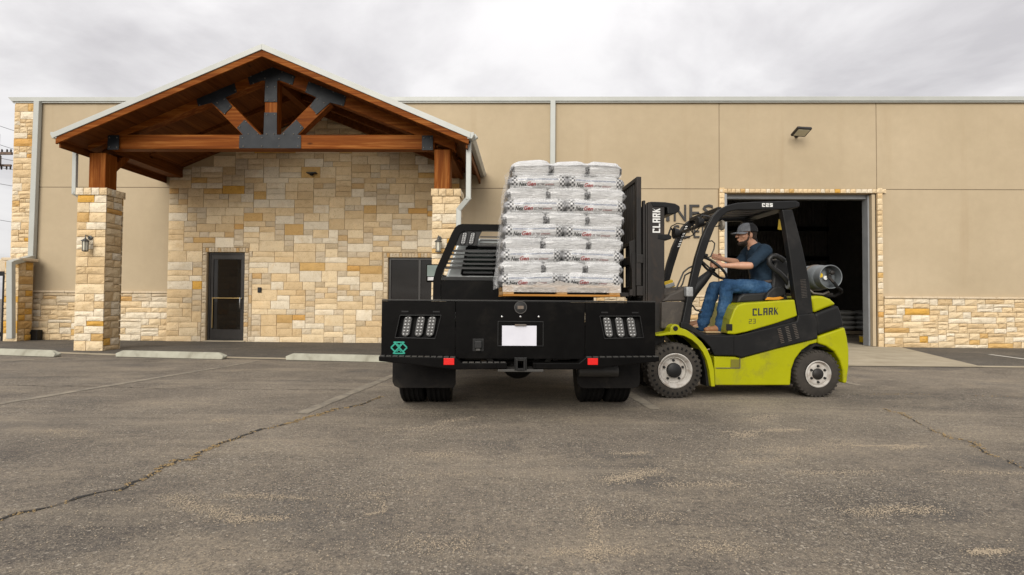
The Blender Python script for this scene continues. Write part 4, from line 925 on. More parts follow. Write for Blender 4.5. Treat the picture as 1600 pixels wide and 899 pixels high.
for s in (-1, 1):
    MB().box(*sorted((s*.93, s*1.0)), yc+1.9, yc+2.9, .62, 1.1).build('front_wing', PAINTS, tk, bevel=.05, seg=3)
    wh = MB().lathe([(.21, -.11), (.36, -.12), (.395, -.09), (.395, .09), (.36, .12), (.21, .11)], (s*.86, yc+2.4, .395), 'x', 36).build('wheel', RUBBERC, tk, smooth=True); MB().lathe([(.21, -.1), (.1, s*.02), (.001, s*.02)], (s*.86, yc+2.4, .395), 'x', 24).build('rim', CHROME, wh, smooth=True)
    MB().box(*sorted((s*.9, s*1.02)), 3.3, 5.1, .48, .52).build('running_board', BLACKS, tk, bevel=.01)
ym = 4.75; m0, m1 = K(665.5, 441, ym), K(687, 413, ym); wM = m1[0]-m0[0]; hM = m1[1]-m0[1]
for s in (-1, 1):
    cx = (m0[0]+m1[0])/2 if s < 0 else -(m0[0]+m1[0])/2; mz = (m0[1]+m1[1])/2
    mr = MB().box(cx-wM/2, cx+wM/2, ym, ym+.10, mz-hM/2, mz+hM/2).build('mirror', BLACKP, tk, bevel=.025, seg=3)
    MB().box(cx-wM/2+.02, cx+wM/2-.02, ym-.006, ym-.001, mz-hM*.18, mz+hM/2-.02).build('mirror_glass', pmat('mirror_glass', (.35, .42, .38), rough=.06, metal=1, bmp=0), mr)
    MB().box(cx-wM/2+.03, cx+wM/2-.03, ym-.006, ym-.001, mz-hM/2+.03, mz-hM*.22).build('convex_mirror', CHROME, mr); MB().bar((cx, ym+.05, mz-.02), (s*.9, ym+.05, mz-.1), .04, .06).build('mirror_arm', BLACKP, mr)
# ================================================================== forklift
FX, FY, FA = 1.668, 6.263, R(5.1)
MF = Matrix.Translation((FX, FY, 0)) @ Matrix.Rotation(FA, 4, 'Z')
def F(px, py, y=0.06): p = frame_hit(MF, px, py, y); return (p.x, p.z)
Z7 = lambda x, y, d=.06: F(980+x/2.568, 290+y/2.568, d)
Z8 = lambda x, y, d=.06: F(1000+x/4.706, 480+y/4.706, d)
W7 = 1.15
fk = thing('forklift', 'lime green and black forklift with a propane tank, raising a pallet over the truck bed', 'forklift', (FX, FY, 0), FA)
LIME = pmat('lime_green_paint', (.318, .322, .001), (.285, .288, .001), 3, .38, 0, .05, 8, dirt=((.15, .13, .035), .26, 4.5), coat=.12, spec=.22, rvar=.14)
DKPL = pmat('charcoal_panel', (.0075, .0075, .008), (.012, .012, .012), 3, .42, 0, .15, 60, dirt=((.032, .029, .027), .3, 3), spec=.18)
GREYPL = pmat('dusty_cowl', (.05, .041, .033), (.033, .027, .022), 5, .7, 0, .2, 30, dirt=((.15, .12, .09), .3, 4))
RIMW = pmat('white_wheel_rim', (.46, .435, .40), (.34, .32, .29), 9, .55, 0, .2, 20, dirt=((.17, .11, .075), .45, 9))
RUBD = pmat('dusty_tyre', (.026, .023, .020), (.046, .040, .034), 6, .9, 0, .5, 40, dirt=((.07, .06, .048), .4, 4), spec=.2)
TANK = pmat('grey_tank_paint', (.15, .165, .175), (.115, .127, .135), 4, .5, .0, .05, 20, dirt=((.12, .10, .08), .15, 5))
VINYL = pmat('black_vinyl', (.010, .010, .0105), (.017, .017, .017), 6, .45, 0, .2, 90, spec=.35)
def both(fn):    # near side and its mirror on the far side
    fn(lambda y: y); fn(lambda y: W7-y)
def PR(pts, y0, y1, name, mat, bevel=.008, parent=None, **k):
    y0, y1 = sorted((y0, y1)); return MB().prism(pts, y0, y1).build(name, mat, parent or fk, bevel=bevel, **k)
# lime lower frame, front to rear arch
B8 = [(545, 362), (700, 366), (745, 378), (1000, 308), (1303, 234), (1303, 263), (1250, 276), (1190, 318), (1140, 385), (1114, 460), (1105, 575), (552, 575)]
PR([Z8(*p) for p in B8], .06, W7-.06, 'side_frame', LIME, .012)
MB().box(.05, 1.9, .25, W7-.25, .20, .42).build('chassis', BLACKS, fk)
# step pocket on each side
a, b_ = Z8(552, 448), Z8(735, 372)
for f in (0, 1):
    y0, y1 = (.050, .0595) if not f else (W7-.0595, W7-.050)
    o = MB().box(a[0]+.004, b_[0], y0, y1, a[1]-.004, a[1]+.004).box(b_[0]-.006, b_[0], y0, y1, a[1]+.004, b_[1]).build('step_edge', STEELW, fk)
    MB().box(Z8(665, 0)[0], b_[0]-.007, y0+.004, y1-.001, a[1]+.005, b_[1]-.02).build('step_tread', pmat('dull_lime', (.15, .138, .004), rough=.7), fk)
# black side cover with footwell curve
C8 = [(300, 112), (345, 112), (400, 150), (455, 192), (500, 208), (640, 212), (722, 208), (1150, 105), (1160, 60), (1278, 45), (1300, 120), (1303, 230), (1000, 304), (745, 372), (700, 358), (545, 355), (520, 300), (470, 245), (400, 192), (340, 165), (300, 152)]
def cov(m):
    PR([Z8(*p, .045) for p in C8], m(.035), m(.10), 'side_cover', DKPL, .010)
both(cov)
for k, (x, y0_, y1_) in enumerate(((1022, 162, 262), (1078, 148, 248), (1132, 130, 228))):
    n_ = 9
    for i in range(n_):
        xx = x+i*3.2; yy = y0_+(y1_-y0_)*i/(n_-1); p = Z8(xx, yy, .035)
        MB().bar((p[0]-.020, .0325, p[1]-.003), (p[0]+.020, .0325, p[1]+.006), .006, .005, (0, 1, 0)).build('vent_slot', STEELW, fk)
c = Z8(545, 320, .035); MB().lathe([(.001, -.001), (.02, -.001), (.02, .002)], (c[0], .033, c[1]), 'y', 12).build('plug', RUBBERC, fk)
x_ = Z8(690, 0, .035)[0]; MB().box(x_-.003, x_+.003, .0315, .0345, Z8(690, 350, .035)[1], Z8(690, 215, .035)[1]).build('cover_seam', RUBBERC, fk)
# front fender with inner arch
A_o = [(115, 212), (122, 200), (180, 192), (222, 182), (226, 150), (240, 133), (262, 126), (285, 133), (295, 152), (345, 170), (400, 208), (455, 258), (495, 312), (525, 380), (545, 460), (552, 585)]
A_i = [(525, 585), (510, 470), (492, 395), (465, 335), (425, 280), (380, 240), (325, 212), (270, 203), (200, 206), (150, 214)]
def fen(m):
    pts = [Z8(*p, .0) for p in A_o]+[Z8(*p, .0) for p in A_i]
    PR(pts, m(.0), m(.26), 'front_fender', LIME, .006)
    PR([Z8(*p, .04) for p in [(552, 580), (545, 460), (525, 380), (495, 312), (455, 258), (430, 240), (440, 320), (470, 400), (485, 480), (495, 585)]], m(.06), m(.24), 'fender_liner', DKPL, .004)
both(fen)
for m in (0, 1):
    c = Z8(261, 158, 0); y = -.002 if not m else W7+.002; MB().lathe([(.001, -.004), (.024, -.004), (.028, 0), (.028, .004)], (c[0], y, c[1]), 'y', 16).build('fender_bolt', BLACKS, fk)
# lime hood under the seat
D7 = [(400, 596), (412, 540), (428, 498), (442, 480), (470, 472), (560, 466), (672, 458), (683, 524), (600, 553), (480, 588), (430, 598)]
lo_ = [Z7(*p) for p in D7]; xr_ = max(p[0] for p in lo_); sh_ = lambda p: .26*max(0, min(1, (xr_-.55-p[0])/.35))
MB().hull([(p[0], .055, p[1]) for p in lo_], [(p[0]+sh_(p), W7-.055, p[1]) for p in lo_]).build('hood', LIME, fk, bevel=.022, seg=4)
a, b_ = Z7(400, 582), Z7(420, 556); MB().box(a[0]-.012, b_[0], .045, .056, a[1], b_[1]).build('hood_latch', BLACKS, fk, bevel=.003)
# counterweight: lime top, black band, lime base
top7 = [(738, 447), (765, 442), (792, 444), (820, 455), (845, 477), (800, 493), (753, 513), (748, 480)]
PR([Z7(*p) for p in top7], .075, W7-.075, 'counterweight_top', LIME, .03, seg=4)
PR([Z7(*p) for p in [(752, 516), (800, 497), (848, 480), (862, 515), (872, 566), (820, 583), (765, 602)]], .06, W7-.06, 'counterweight_band', DKPL, .03, seg=4)
H7 = [(765, 606), (820, 587), (874, 569), (884, 610), (891, 660), (891, 720), (883, 793), (868, 795), (866, 745), (855, 705), (833, 668), (800, 645), (766, 634)]
PR([Z7(*p) for p in H7], .06, W7-.06, 'counterweight', LIME, .02, seg=4)
w1 = Z8(1310, 505, 0)
MB().box(w1[0]-.35, w1[0]+.36, .30, W7-.30, .12, .62).build('counterweight_core', BLACKS, fk)
PR([Z8(*p) for p in [(1303, 262), (1250, 276), (1190, 318), (1230, 330), (1300, 290), (1400, 300), (1470, 370), (1500, 460), (1505, 400), (1480, 330), (1420, 285)]], .09, W7-.09, 'arch_liner', BLACKS, .004)
MB().box(Z7(500, 0)[0], Z7(745, 0)[0], .09, W7-.09, .50, Z7(0, 475)[1]).build('engine_bay', BLACKS, fk)
# overhead guard
G_out = [(216, 572), (222, 545), (238, 465), (250, 400), (274, 292), (298, 215), (320, 165), (344, 122), (368, 97), (400, 80), (440, 70), (500, 66), (622, 63), (684, 61)]
G_in = [(683, 88), (640, 95), (624, 96), (440, 98), (405, 106), (378, 128), (352, 168), (328, 230), (303, 310), (278, 400), (266, 455), (254, 545), (248, 572)]
def grd(m):
    g_ = PR([Z7(*p, .08) for p in G_out+G_in], m(.08), m(.145), 'guard_frame', DKPL, .010)
    e_ = PR([Z7(*p, .07) for p in [(622, 97), (664, 96), (684, 170), (705, 250), (722, 330), (738, 420), (747, 512), (688, 528), (678, 470), (668, 400), (655, 300), (640, 200)]], m(.072), m(.16), 'rear_pillar', DKPL, .012)
    return g_
both(grd)
for i in range(12):
    p, q = Z7(694+i*.6, 380+i*6.3, .07), Z7(716+i*.6, 378+i*6.3, .07); MB().bar((p[0], .070, p[1]), (q[0], .070, q[1]), .0035, .004, (0, 1, 0)).build('vent_slot', STEELW, fk)
xa, za = Z7(395, 88, .1); xb, zb_ = Z7(625, 76, .1)
for i in range(5):
    yy = .15+.17*(i+.5); MB().bar((xa-.02, yy, za-.0), (xb, yy, zb_-.0), .10, .022).build('guard_slat', MASTM, fk, bevel=.004)
MB().bar((xa-.05, .146, za-.012), (xa-.05, W7-.146, za-.012), .05, .05).build('guard_crossbar', DKPL, fk, bevel=.008); MB().bar((xb+.05, .146, zb_-.01), (xb+.05, W7-.146, zb_-.01), .10, .05).build('guard_crossbar', DKPL, fk, bevel=.008)
p = Z7(660, 76, .08); MB().box(p[0]-.07, p[0]+.10, .085, W7-.085, p[1]-.028, p[1]+.030).build('guard_rear_edge', DKPL, fk, bevel=.012)
xq, zq = Z7(330, 150, .1); MB().bar((xq, .146, zq), (xq, W7-.146, zq), .035, .035).build('guard_crossbar', DKPL, fk, bevel=.006)
# chunky block lettering
def glyph(mb, ch, x, z, w_, h, s, map_):
    t = s; R_ = lambda a, b_, c_, d: quad([(a, c_), (b_, c_), (b_, d), (a, d)])
    def quad(q):
        q = [map_(x+u*w_, z+v*h) for u, v in q]; mb.cur = 0
        mb.hull([(p[0], p[1], p[2]) for p in q], [(p[0]+p3[0], p[1]+p3[1], p[2]+p3[2]) for p in q])
    tv = t*w_/h*.9
    if ch == 'C': R_(0, t, 0, 1); R_(t, 1, 0, tv); R_(t, 1, 1-tv, 1); R_(1-t, 1, 1-tv*1.6, 1-tv)
    elif ch == 'L': R_(0, t, 0, 1); R_(t, 1, 0, tv)
    elif ch == 'A': R_(0, t, 0, 1); R_(1-t, 1, 0, 1); R_(t, 1-t, 1-tv, 1); R_(t, 1-t, .36, .36+tv)
    elif ch == 'R': R_(0, t, 0, 1); R_(t, 1, 1-tv, 1); R_(1-t, 1, .45, 1-tv); R_(t, 1-t, .40, .40+tv); quad([(1-t, 0), (1, 0), (.85, .42), (.85-t, .42)])
    elif ch == 'K': R_(0, t, 0, 1); quad([(t, .38), (1-t*.2, 1), (1, 1) , (t, .62)][::-1]); quad([(t, .5), (t*1.2, .35), (1-t, 0), (1, 0), (t*1.5, .66)])
    elif ch == '2': R_(0, 1, 1-tv, 1); R_(1-t, 1, .5, 1-tv); R_(0, 1, .5-tv/2, .5+tv/2); R_(0, t, tv, .5-tv/2); R_(0, 1, 0, tv)
    elif ch == '3': R_(0, 1, 1-tv, 1); R_(1-t, 1, tv, 1-tv); R_(.2, 1-t, .5-tv/2, .5+tv/2); R_(0, 1, 0, tv)
    elif ch == '5': R_(0, 1, 1-tv, 1); R_(0, t, .5, 1-tv); R_(0, 1, .5-tv/2, .5+tv/2); R_(1-t, 1, tv, .5-tv/2); R_(0, 1, 0, tv)
def word(txt, o, ux, uz, wl, hl_, gap, name, mat, s=.30, depth=(0, -.0015, 0)):
    global p3
    p3 = depth; mb = MB(); x = 0
    for ch in txt:
        glyph(mb, ch, x, 0, wl, hl_, s, lambda u, v: (o[0]+ux[0]*u+uz[0]*v, o[1], o[2]+ux[1]*u+uz[1]*v)); x += wl+gap
    return mb.build(name, mat, fk)
p3 = (0, -.0015, 0)
INK = pmat('black_decal', (.02, .02, .018), rough=.5, bmp=0); WDEC = pmat('white_decal', (.68, .68, .66), (.6, .6, .58), 8, .5, 0, 0)
a, b_ = Z7(503, 523, .055), Z7(606, 518, .055); ux = Vector((b_[0]-a[0], b_[1]-a[1])); Lw = ux.length; ux.normalize(); hh = Z7(503, 494, .055)[1]-a[1]
word('CLARK', (a[0], .0545, a[1]), ux, (0, 1), Lw/5*.84, hh, Lw/5*.2, 'lettering', INK, .33)
a = Z7(488, 555, .055); word('23', (a[0], .0545, a[1]), ux, (0, 1), .033, .052, .012, 'lettering', INK, .18)
a, b_ = Z7(541, 86, .08), Z7(585, 84, .08); word('C25', (a[0], .0795, a[1]), (1, .015), (0, 1), (b_[0]-a[0])/3*.82, .042, (b_[0]-a[0])/3*.22, 'lettering', WDEC, .34)
# wheels
def wheel(cx, cz, r, rim, y0, wd, near, solid):
    s = 1 if near else -1; y = y0 if near else W7-y0; q = MB()
    q.lathe([(rim, s*.025+y-y), (rim+.012, s*.0), (r*.90, s*.002), (r*.975, s*.016), (r, s*.035), (r, s*(wd-.035)), (r*.975, s*(wd-.016)), (r*.9, s*wd), (rim, s*wd), (rim, s*.025)], (cx, y, cz), 'y', 48)
    ty = q.build('wheel', RUBD, fk, smooth=True, angle=50)
    lg = MB(); n_ = 34
    for i in range(n_):
        a0 = 2*PI*i/n_
        for half in (0, 1):
            a = a0+half*PI/n_; ya = y+s*(.012 if half == 0 else wd*.52); yb_ = y+s*(wd*.48 if half == 0 else wd-.012)
            d = Vector((math.cos(a), 0, math.sin(a))); t_ = Vector((-math.sin(a), 0, math.cos(a)))
            c_ = Vector((cx, (ya+yb_)/2, cz))+d*(r-.004 if solid else r-.002); hw = PI*r/n_*.50
            M = Matrix((t_, Vector((0, 1, 0)), d)).transposed(); lg.obox(c_, (hw*2*.8, abs(yb_-ya), .018), M)
        a = a0; d = Vector((math.cos(a), 0, math.sin(a))); t_ = Vector((-math.sin(a), 0, math.cos(a))); M = Matrix((t_, Vector((0, 1, 0)), d)).transposed()
        if not solid or half == 9: lg.obox(Vector((cx, y+s*(.016 if solid else .014), cz))+d*(r*.965), (PI*r/n_*1.0, .022, r*.070), M)
    lg.build('tyre_tread', RUBD, ty, bevel=.002)
    if solid:
        n_ = 30
        for i in range(n_):
            a = 2*PI*i/n_; c_ = Vector((cx+math.cos(a)*r*.83, y-s*.0005, cz+math.sin(a)*r*.83)); d = Vector((math.cos(a), 0, math.sin(a))); t_ = Vector((-math.sin(a), 0, math.cos(a)))
            MB().obox(c_, (.019, .006, .028), Matrix((t_, Vector((0, 1, 0)), d)).transposed()).build('tyre_hole', RUBBERC, ty)
    if solid: rp = [(rim+.006, -.006), (rim-.004, -.012), (rim-.014, -.004), (rim-.03, .018), (rim*.80, .030), (rim*.76, .030), (rim*.72, .060), (rim*.62, .064), (rim*.45, .052), (.02, .05)]
    else: rp = [(rim+.006, -.006), (rim-.004, -.012), (rim-.012, .0), (rim*.86, .02), (rim*.80, .010), (rim*.70, .004), (rim*.5, .010), (.02, .012)]
    rm = MB().lathe([(a, s*b2) for a, b2 in rp], (cx, y, cz), 'y', 40, cap0=False).build('rim', RIMW, fk, smooth=True, angle=50); rm.parent = ty
    hub = MB().lathe([(.001, s*(-.004 if solid else -.02)), (rim*.26, s*(-.002 if solid else -.018)), (rim*.42, s*.012 if solid else s*-.004), (rim*.44, s*.05 if solid else s*.01)], (cx, y, cz), 'y', 24).build('hub', DARKPL if solid else MASTM, ty, smooth=True)
    for i in range(5 if solid else 6):
        a = 2*PI*i/(5 if solid else 6)+1.57; rr_ = rim*(.585 if solid else .62); c_ = (cx+rr_*math.cos(a), y, cz+rr_*math.sin(a)); b0 = .045 if solid else -.004
        MB().lathe([(.001, s*(b0-.012)), (.011, s*(b0-.010)), (.014, s*b0), (.014, s*(b0+.02))], c_, 'y', 10).build('wheel_nut', DARKPL, ty)
    return ty
wf_ = Z8(258, 475, 0); r1 = .305; wr_ = Z8(1310, 505, .03); r2 = .262
for near in (True, False):
    wheel(wf_[0], r1+.0, r1, .188, 0, .20, near, True); wheel(wr_[0], r2, r2, .146, .03, .16, near, False)
MB().cyl((wf_[0], .2, r1), (wf_[0], W7-.2, r1), .07, 16).build('drive_axle', BLACKS, fk); MB().cyl((wr_[0], .2, r2), (wr_[0], W7-.2, r2), .05, 16).build('steer_axle', BLACKS, fk)
# mast
xm0, zm1 = Z7(76, 66, .22); xm1 = Z7(150, 66, .22)[0]
def mast(m):
    y0, y1 = sorted((m(.22), m(.31)))
    MB().box(xm0+.022, xm1, y0, y1, .12, zm1).box(xm0, xm0+.0215, y0+.008, y1+.012 if y0 < .5 else y1, .14, zm1-.02).build('mast_rail', MASTM, fk, bevel=.006)
    MB().box(xm0-.03, xm0-.002, y0+.02, y1-.01, .3, zm1+.02).build('inner_rail', MASTM, fk, bevel=.004)
both(mast)
hood_t = [Z7(*p, .24) for p in [(90, 66), (150, 68), (190, 74), (208, 84), (210, 96), (203, 108), (186, 116), (160, 116), (158, 90), (100, 88)]]
PR(hood_t, .215, W7-.215, 'mast_crown', DKPL, .01); PR([Z7(*p, .24) for p in [(120, 196), (165, 197), (176, 205), (174, 216), (150, 220), (120, 216)]], .215, W7-.215, 'mast_crossbar', DKPL, .006)
for zz_ in (.35, .9): MB().box(xm1-.04, xm1-.005, .311, W7-.311, zz_, zz_+.12).build('mast_crossbar', DKPL, fk, bevel=.006)
for yy in (.36, W7-.36):
    MB().tube([(xm0+.07, yy, .2), (xm0+.07, yy, 1.2)], .038, 14).build('lift_cylinder', MASTM, fk, smooth=True); MB().tube([(xm0+.07, yy, 1.2), (xm0+.07, yy, zm1-.1)], .022, 12).build('lift_piston', CHROME, fk, smooth=True)
a = Z7(132, 190, .22); b_ = Z7(132, 92, .22); Lw = b_[1]-a[1]
word('CLARK', (a[0], .2195, a[1]), (0, 1), (-1, 0), Lw/5*.84, .088, Lw/5*.2, 'lettering', WDEC, .33)
for p3_ in ():
    pass
# carriage, load backrest and forks
bx0, bzt = F(985, 277, .20); bx1 = F(1003, 277, .20)[0]; xbk = F(997, 400, .2)[0]
bz = F(1003, 277, .2)[1]; bzb = F(1000, 447, .2)[1]; zmid = F(1000, 375, .2)[1]
br = thing  # backrest parts stay in the forklift
MB().box(xbk-.025, xbk+.03, .175, .235, bzb, bz).box(xbk-.025, xbk+.03, W7-.235, W7-.175, bzb, bz).box(xbk-.025, xbk+.03, .2355, W7-.2355, bz-.05, bz).box(xbk-.02, xbk+.025, .2355, W7-.2355, zmid-.04, zmid).build('load_backrest', MASTM, fk, bevel=.006)
for i in range(8):
    y = .235+(W7-.47)*(i+.5)/8; MB().box(xbk-.014, xbk+.014, y-.018, y+.018, zmid+.001, bz-.051).build('backrest_slat', MASTM, fk, bevel=.004)
MB().box(xbk-.02, xbk+.05, .17, W7-.17, 1.50, 1.60).box(xbk-.02, xbk+.05, .17, W7-.17, 1.13, 1.24).build('carriage_bar', MASTM, fk, bevel=.006)
MB().box(xbk+.03, xm0-.004, .30, .36, 1.10, 1.75).box(xbk+.03, xm0-.004, W7-.36, W7-.30, 1.10, 1.75).build('carriage_plate', MASTM, fk, bevel=.006)
ZFK = 1.165
for yy in (.28, W7-.28):
    xf = F(800, 460, yy)[0]
    MB().box(xbk-.062, xbk-.0205, yy-.06, yy+.06, ZFK-.04, 1.62).hull([(xbk-.0625, yy-.06, ZFK-.045), (xbk-.0625, yy+.06, ZFK-.045), (xbk-.0625, yy+.06, ZFK), (xbk-.0625, yy-.06, ZFK)], [(xf, yy-.05, ZFK-.012), (xf, yy+.05, ZFK-.012), (xf, yy+.05, ZFK), (xf, yy-.05, ZFK)]).build('fork', MASTM, fk, bevel=.004)
MB().box(F(983, 455, .2)[0], xbk-.063, .18, .26, 1.13, 1.20).build('fork_hook', MASTM, fk, bevel=.005)
cha = [(xbk+.05, .45, 1.2), (xbk+.09, .45, 1.6), (xbk+.10, .45, zm1-.1)]
for yy in (.45, .70): MB().tube([(p[0], yy, p[2]) for p in cha], (.012), 6).build('lift_chain', MASTM, fk)
for k, yy in enumerate((.38, .50, .62)):
    MB().tube([(xbk+.05, yy, 1.4), (xbk-.0+.03*k, yy, 1.55), (xbk+.03, yy, 1.8), (xbk+.09, yy, 2.0), (xbk+.12, yy, 1.85)], .014, 8).build('hydraulic_hose', RUBBERC, fk, smooth=True)
# near carriage side: dark slotted plate seen left of the backrest post
PR([F(*p, .24) for p in [(983, 378), (1000, 372), (1000, 450), (992, 452), (988, 430), (985, 410)]], .24, .27, 'carriage_side', MASTM, .004)
# cowl, dash, steering
PR([Z7(*p, .16) for p in [(138, 468), (228, 466), (236, 500), (243, 545), (216, 572), (136, 575)]], .15, W7-.15, 'front_cowl', GREYPL, .012)
PR([Z7(*p, .18) for p in [(140, 466), (170, 438), (215, 418), (240, 402), (262, 420), (268, 450), (232, 464)]], .18, W7-.18, 'dashboard', GREYPL, .02, seg=3)
MB().box(Z7(236, 0)[0], Z7(480, 0)[0], .06, W7-.06, Z7(0, 592, .2)[1]-.03, Z7(0, 598, .1)[1]).build('floor_plate', DKPL, fk)
YD = .56; D = lambda x, y, d=YD: (lambda q: Vector((q[0], d, q[1])))(Z7(x, y, d))
MB().tube([D(232, 470), D(262, 425), D(300, 382), D(330, 352)], [.075, .070, .062, .040], 14).build('steering_column', DARKPL, fk, smooth=True)
pc = D(346, 332); ax1 = (D(392, 374)-D(302, 290)).normalized(); ax2 = Vector((0, 1, 0)); RW = (D(392, 374)-D(302, 290)).length/2
ring = [pc+ax1*RW*math.cos(a)+ax2*RW*math.sin(a) for a in (2*PI*k/36 for k in range(36))]
MB().tube(ring, .016, 10, closed=True).build('steering_wheel', VINYL, fk, smooth=True)
nrm = ax1.cross(ax2).normalized(); nrm = nrm if nrm.x < 0 else -nrm
hubm = MB().tube([pc+nrm*.05, pc+nrm*.01], .04, 14)
for k in range(3):
    a = 2*PI*k/3+.5; hubm.tube([pc+nrm*.03, pc+ax1*RW*math.cos(a)+ax2*RW*math.sin(a)], .011, 8)
hubm.build('wheel_spoke', VINYL, fk, smooth=True)
for k, pts in enumerate(([(195, 418), (212, 380), (226, 348), (245, 332), (266, 322)], [(205, 424), (222, 395), (232, 360), (250, 350), (262, 346)], [(262, 480), (275, 500), (300, 508), (290, 514)])):
    MB().tube([D(x, y, .30+.12*k) for x, y in pts], .010, 8).build('control_lever', VINYL, fk, smooth=True)
MB().tube([D(*p, .20) for p in [(318, 226), (340, 222), (351, 232), (348, 255), (335, 285), (322, 290), (308, 288)]], .008, 8).build('mirror_loop', VINYL, fk, smooth=True)
MB().tube([D(305, 278, .2), D(322, 282, .2)], .02, 10).build('lever_knob', VINYL, fk, smooth=True)
TAPE = pmat('silver_tape', (.35, .36, .36), (.22, .22, .22), 20, .5, .3, .4)
p = Z7(252, 425, .08); MB().box(p[0]-.045, p[0]+.035, .07, .155, p[1]-.06, p[1]+.05).build('tape_wrap', TAPE, fk, bevel=.012)
# lights, mirrors, yellow box on far pillar
def flamp(c, r, ax='x', s=1):
    o = MB().lathe([(.001, s*.07), (r*.7, s*.055), (r, s*.0), (r*1.02, -s*.01), (r*.95, -s*.015), (.001, -s*.018)], c, ax, 20).build('work_lamp', DARKPL, fk, smooth=True)
    return o
flamp(D(190, 192, .35), .065); flamp(D(285, 148, .18), .062)
MB().tube([D(285, 148, .18), D(300, 120, .14), D(330, 125, .12)], .012, 8).tube([D(190, 192, .35), D(175, 170, .33), D(165, 200, .3)], .012, 8).build('lamp_bracket', DARKPL, fk, smooth=True)
for pts in ([(175, 165), (200, 152), (240, 158), (262, 190)], [(262, 120), (285, 112), (320, 120), (330, 150)], [(190, 210), (230, 215), (262, 200), (290, 170)], [(265, 150), (262, 185), (268, 205)]):
    MB().tube([D(x, y, .3) for x, y in pts], .006, 6).build('lamp_cable', RUBBERC, fk, smooth=True)
GREYG = pmat('amber_grey_lens', (.22, .19, .15), (.16, .14, .11), 10, .4)
MB().lathe([(.001, -.012), (.055, -.01), (.062, 0), (.055, .02), (.001, .028)], D(378, 160, .16), 'x', 24).build('round_mirror', GREYG, fk, smooth=True)
MB().tube([D(378, 160, .18), D(355, 165, .15), D(345, 160, .13)], .006, 6).build('mirror_stem', VINYL, fk, smooth=True)
def onbar(x, y, d=W7-.11): return D(x, y, d)
b0 = D(166, 402, W7-.13); MB().obox(b0, (.12, .09, .13), Matrix.Rotation(R(-18), 3, 'Y')).build('yellow_box', YELLOW, fk, bevel=.01); MB().obox(b0+Vector((0, -.03, 0)), (.125, .05, .05), Matrix.Rotation(R(-18), 3, 'Y')).build('box_strap', TAPE, fk, bevel=.004)
p, q = D(205, 250, W7-.155), D(238, 165, W7-.155); 
for i in range(9): c_ = q.lerp(p, i/8.6); MB().obox(c_, (.035, .004, .014), Matrix.Rotation(R(-18), 3, 'Y')).build('decal_mark', WDEC, fk)
# seat, arm loop, belt
PR([Z7(*p, .36) for p in [(436, 472), (446, 446), (465, 434), (520, 431), (570, 428), (640, 440), (642, 462), (560, 466)]], .34, .80, 'seat_cushion', VINYL, .025, seg=3)
PR([Z7(*p, .4) for p in [(572, 425), (578, 370), (580, 325), (590, 300), (612, 290), (634, 298), (646, 325), (640, 365), (628, 405), (622, 430)]], .36, .78, 'seat_back', VINYL, .03, seg=3)
PR([Z7(*p, .3) for p in [(548, 458), (560, 430), (585, 408), (615, 404), (632, 418), (630, 440), (600, 452)]], .27, .33, 'belt_cover', DARKPL, .015, seg=3)
PR([Z7(*p, .3) for p in [(545, 460), (556, 448), (580, 450), (606, 446), (622, 452), (600, 459)]], .25, .268, 'orange_belt', pmat('orange_belt', (.60, .25, .01), rough=.7), .005)
MB().tube([D(*p, .27) for p in [(648, 395), (632, 372), (610, 350), (585, 333), (570, 315), (569, 296), (580, 284), (598, 283), (616, 292), (630, 303)]], .030, 12).build('arm_rest', VINYL, fk, smooth=True)
MB().lathe([(.048, -.025), (.055, -.02), (.055, .02), (.048, .025)], D(650, 398, .27), 'x', 16).build('rest_clamp', TAPE, fk, smooth=True)
# tags on the rear pillar
o = MB().obox(D(617, 158, .5), (.075, .004, .125), Matrix.Rotation(R(6), 3, 'Y')).build('yellow_tag', YELLOW, fk, bevel=.002); MB().obox(D(621, 130, .5), (.04, .006, .06)).build('tag_clip', DARKPL, o)
MB().tube([D(632, 175, .5), D(636, 205, .5)], .006, 6).build('tag_cord', STEELW, fk); MB().obox(D(640, 218, .5), (.02, .01, .09), Matrix.Rotation(R(-8), 3, 'Y')).build('pink_ribbon', pmat('pink_ribbon', (.55, .08, .12), rough=.6), fk)
# propane tank
tc_ = D(813, 367, .16); ry = .152
tk2 = thing('propane_tank', 'grey propane cylinder lying across the back of the forklift', 'gas tank', MF @ tc_, FA)
def TB(mb, name, mat, parent=None, **k): return mb.build(name, mat, parent or tk2, **k)
TB(MB().lathe([(.001, .80), (.09, .785), (.14, .74), (ry-.004, .66), (ry, .60), (ry, .22), (ry-.005, .16), (.14, .10), (.09, .07), (.05, .062), (.001, .060)], (0, 0, 0), 'y', 40), 'tank_body', TANK, smooth=True, angle=60)
TB(MB().lathe([(.128, -.02), (.133, -.024), (.138, -.02), (.138, .11), (.131, .11), (.128, -.02)], (0, 0, 0), 'y', 40), 'collar', TANK, smooth=True, angle=50)
for y in (.26, .58): TB(MB().lathe([(ry+.001, -.02), (ry+.006, -.018), (ry+.006, .018), (ry+.001, .02)], (0, y, 0), 'y', 36), 'tank_strap', STEELW)
TB(MB().cyl((0, .06, 0), (0, .005, 0), .025, 14).cyl((.0, .02, .0), (.05, .0, -.07), .016, 10).cyl((-.0, .03, .03), (-.01, .02, .10), .014, 10).ell((.03, .0, .05), (.03, .02, .03)), 'valve', MASTM, smooth=True)
TB(MB().lathe([(.001, -.012), (.028, -.01), (.03, 0), (.03, .01)], (-.085, .05, .02), 'y', 16), 'yellow_cap', YELLOW, smooth=True); TB(MB().lathe([(.001, -.01), (.024, -.008), (.025, .006)], (-.035, .03, -.01), 'y', 16), 'white_gauge', WDEC, smooth=True)
zt_ = tc_.z
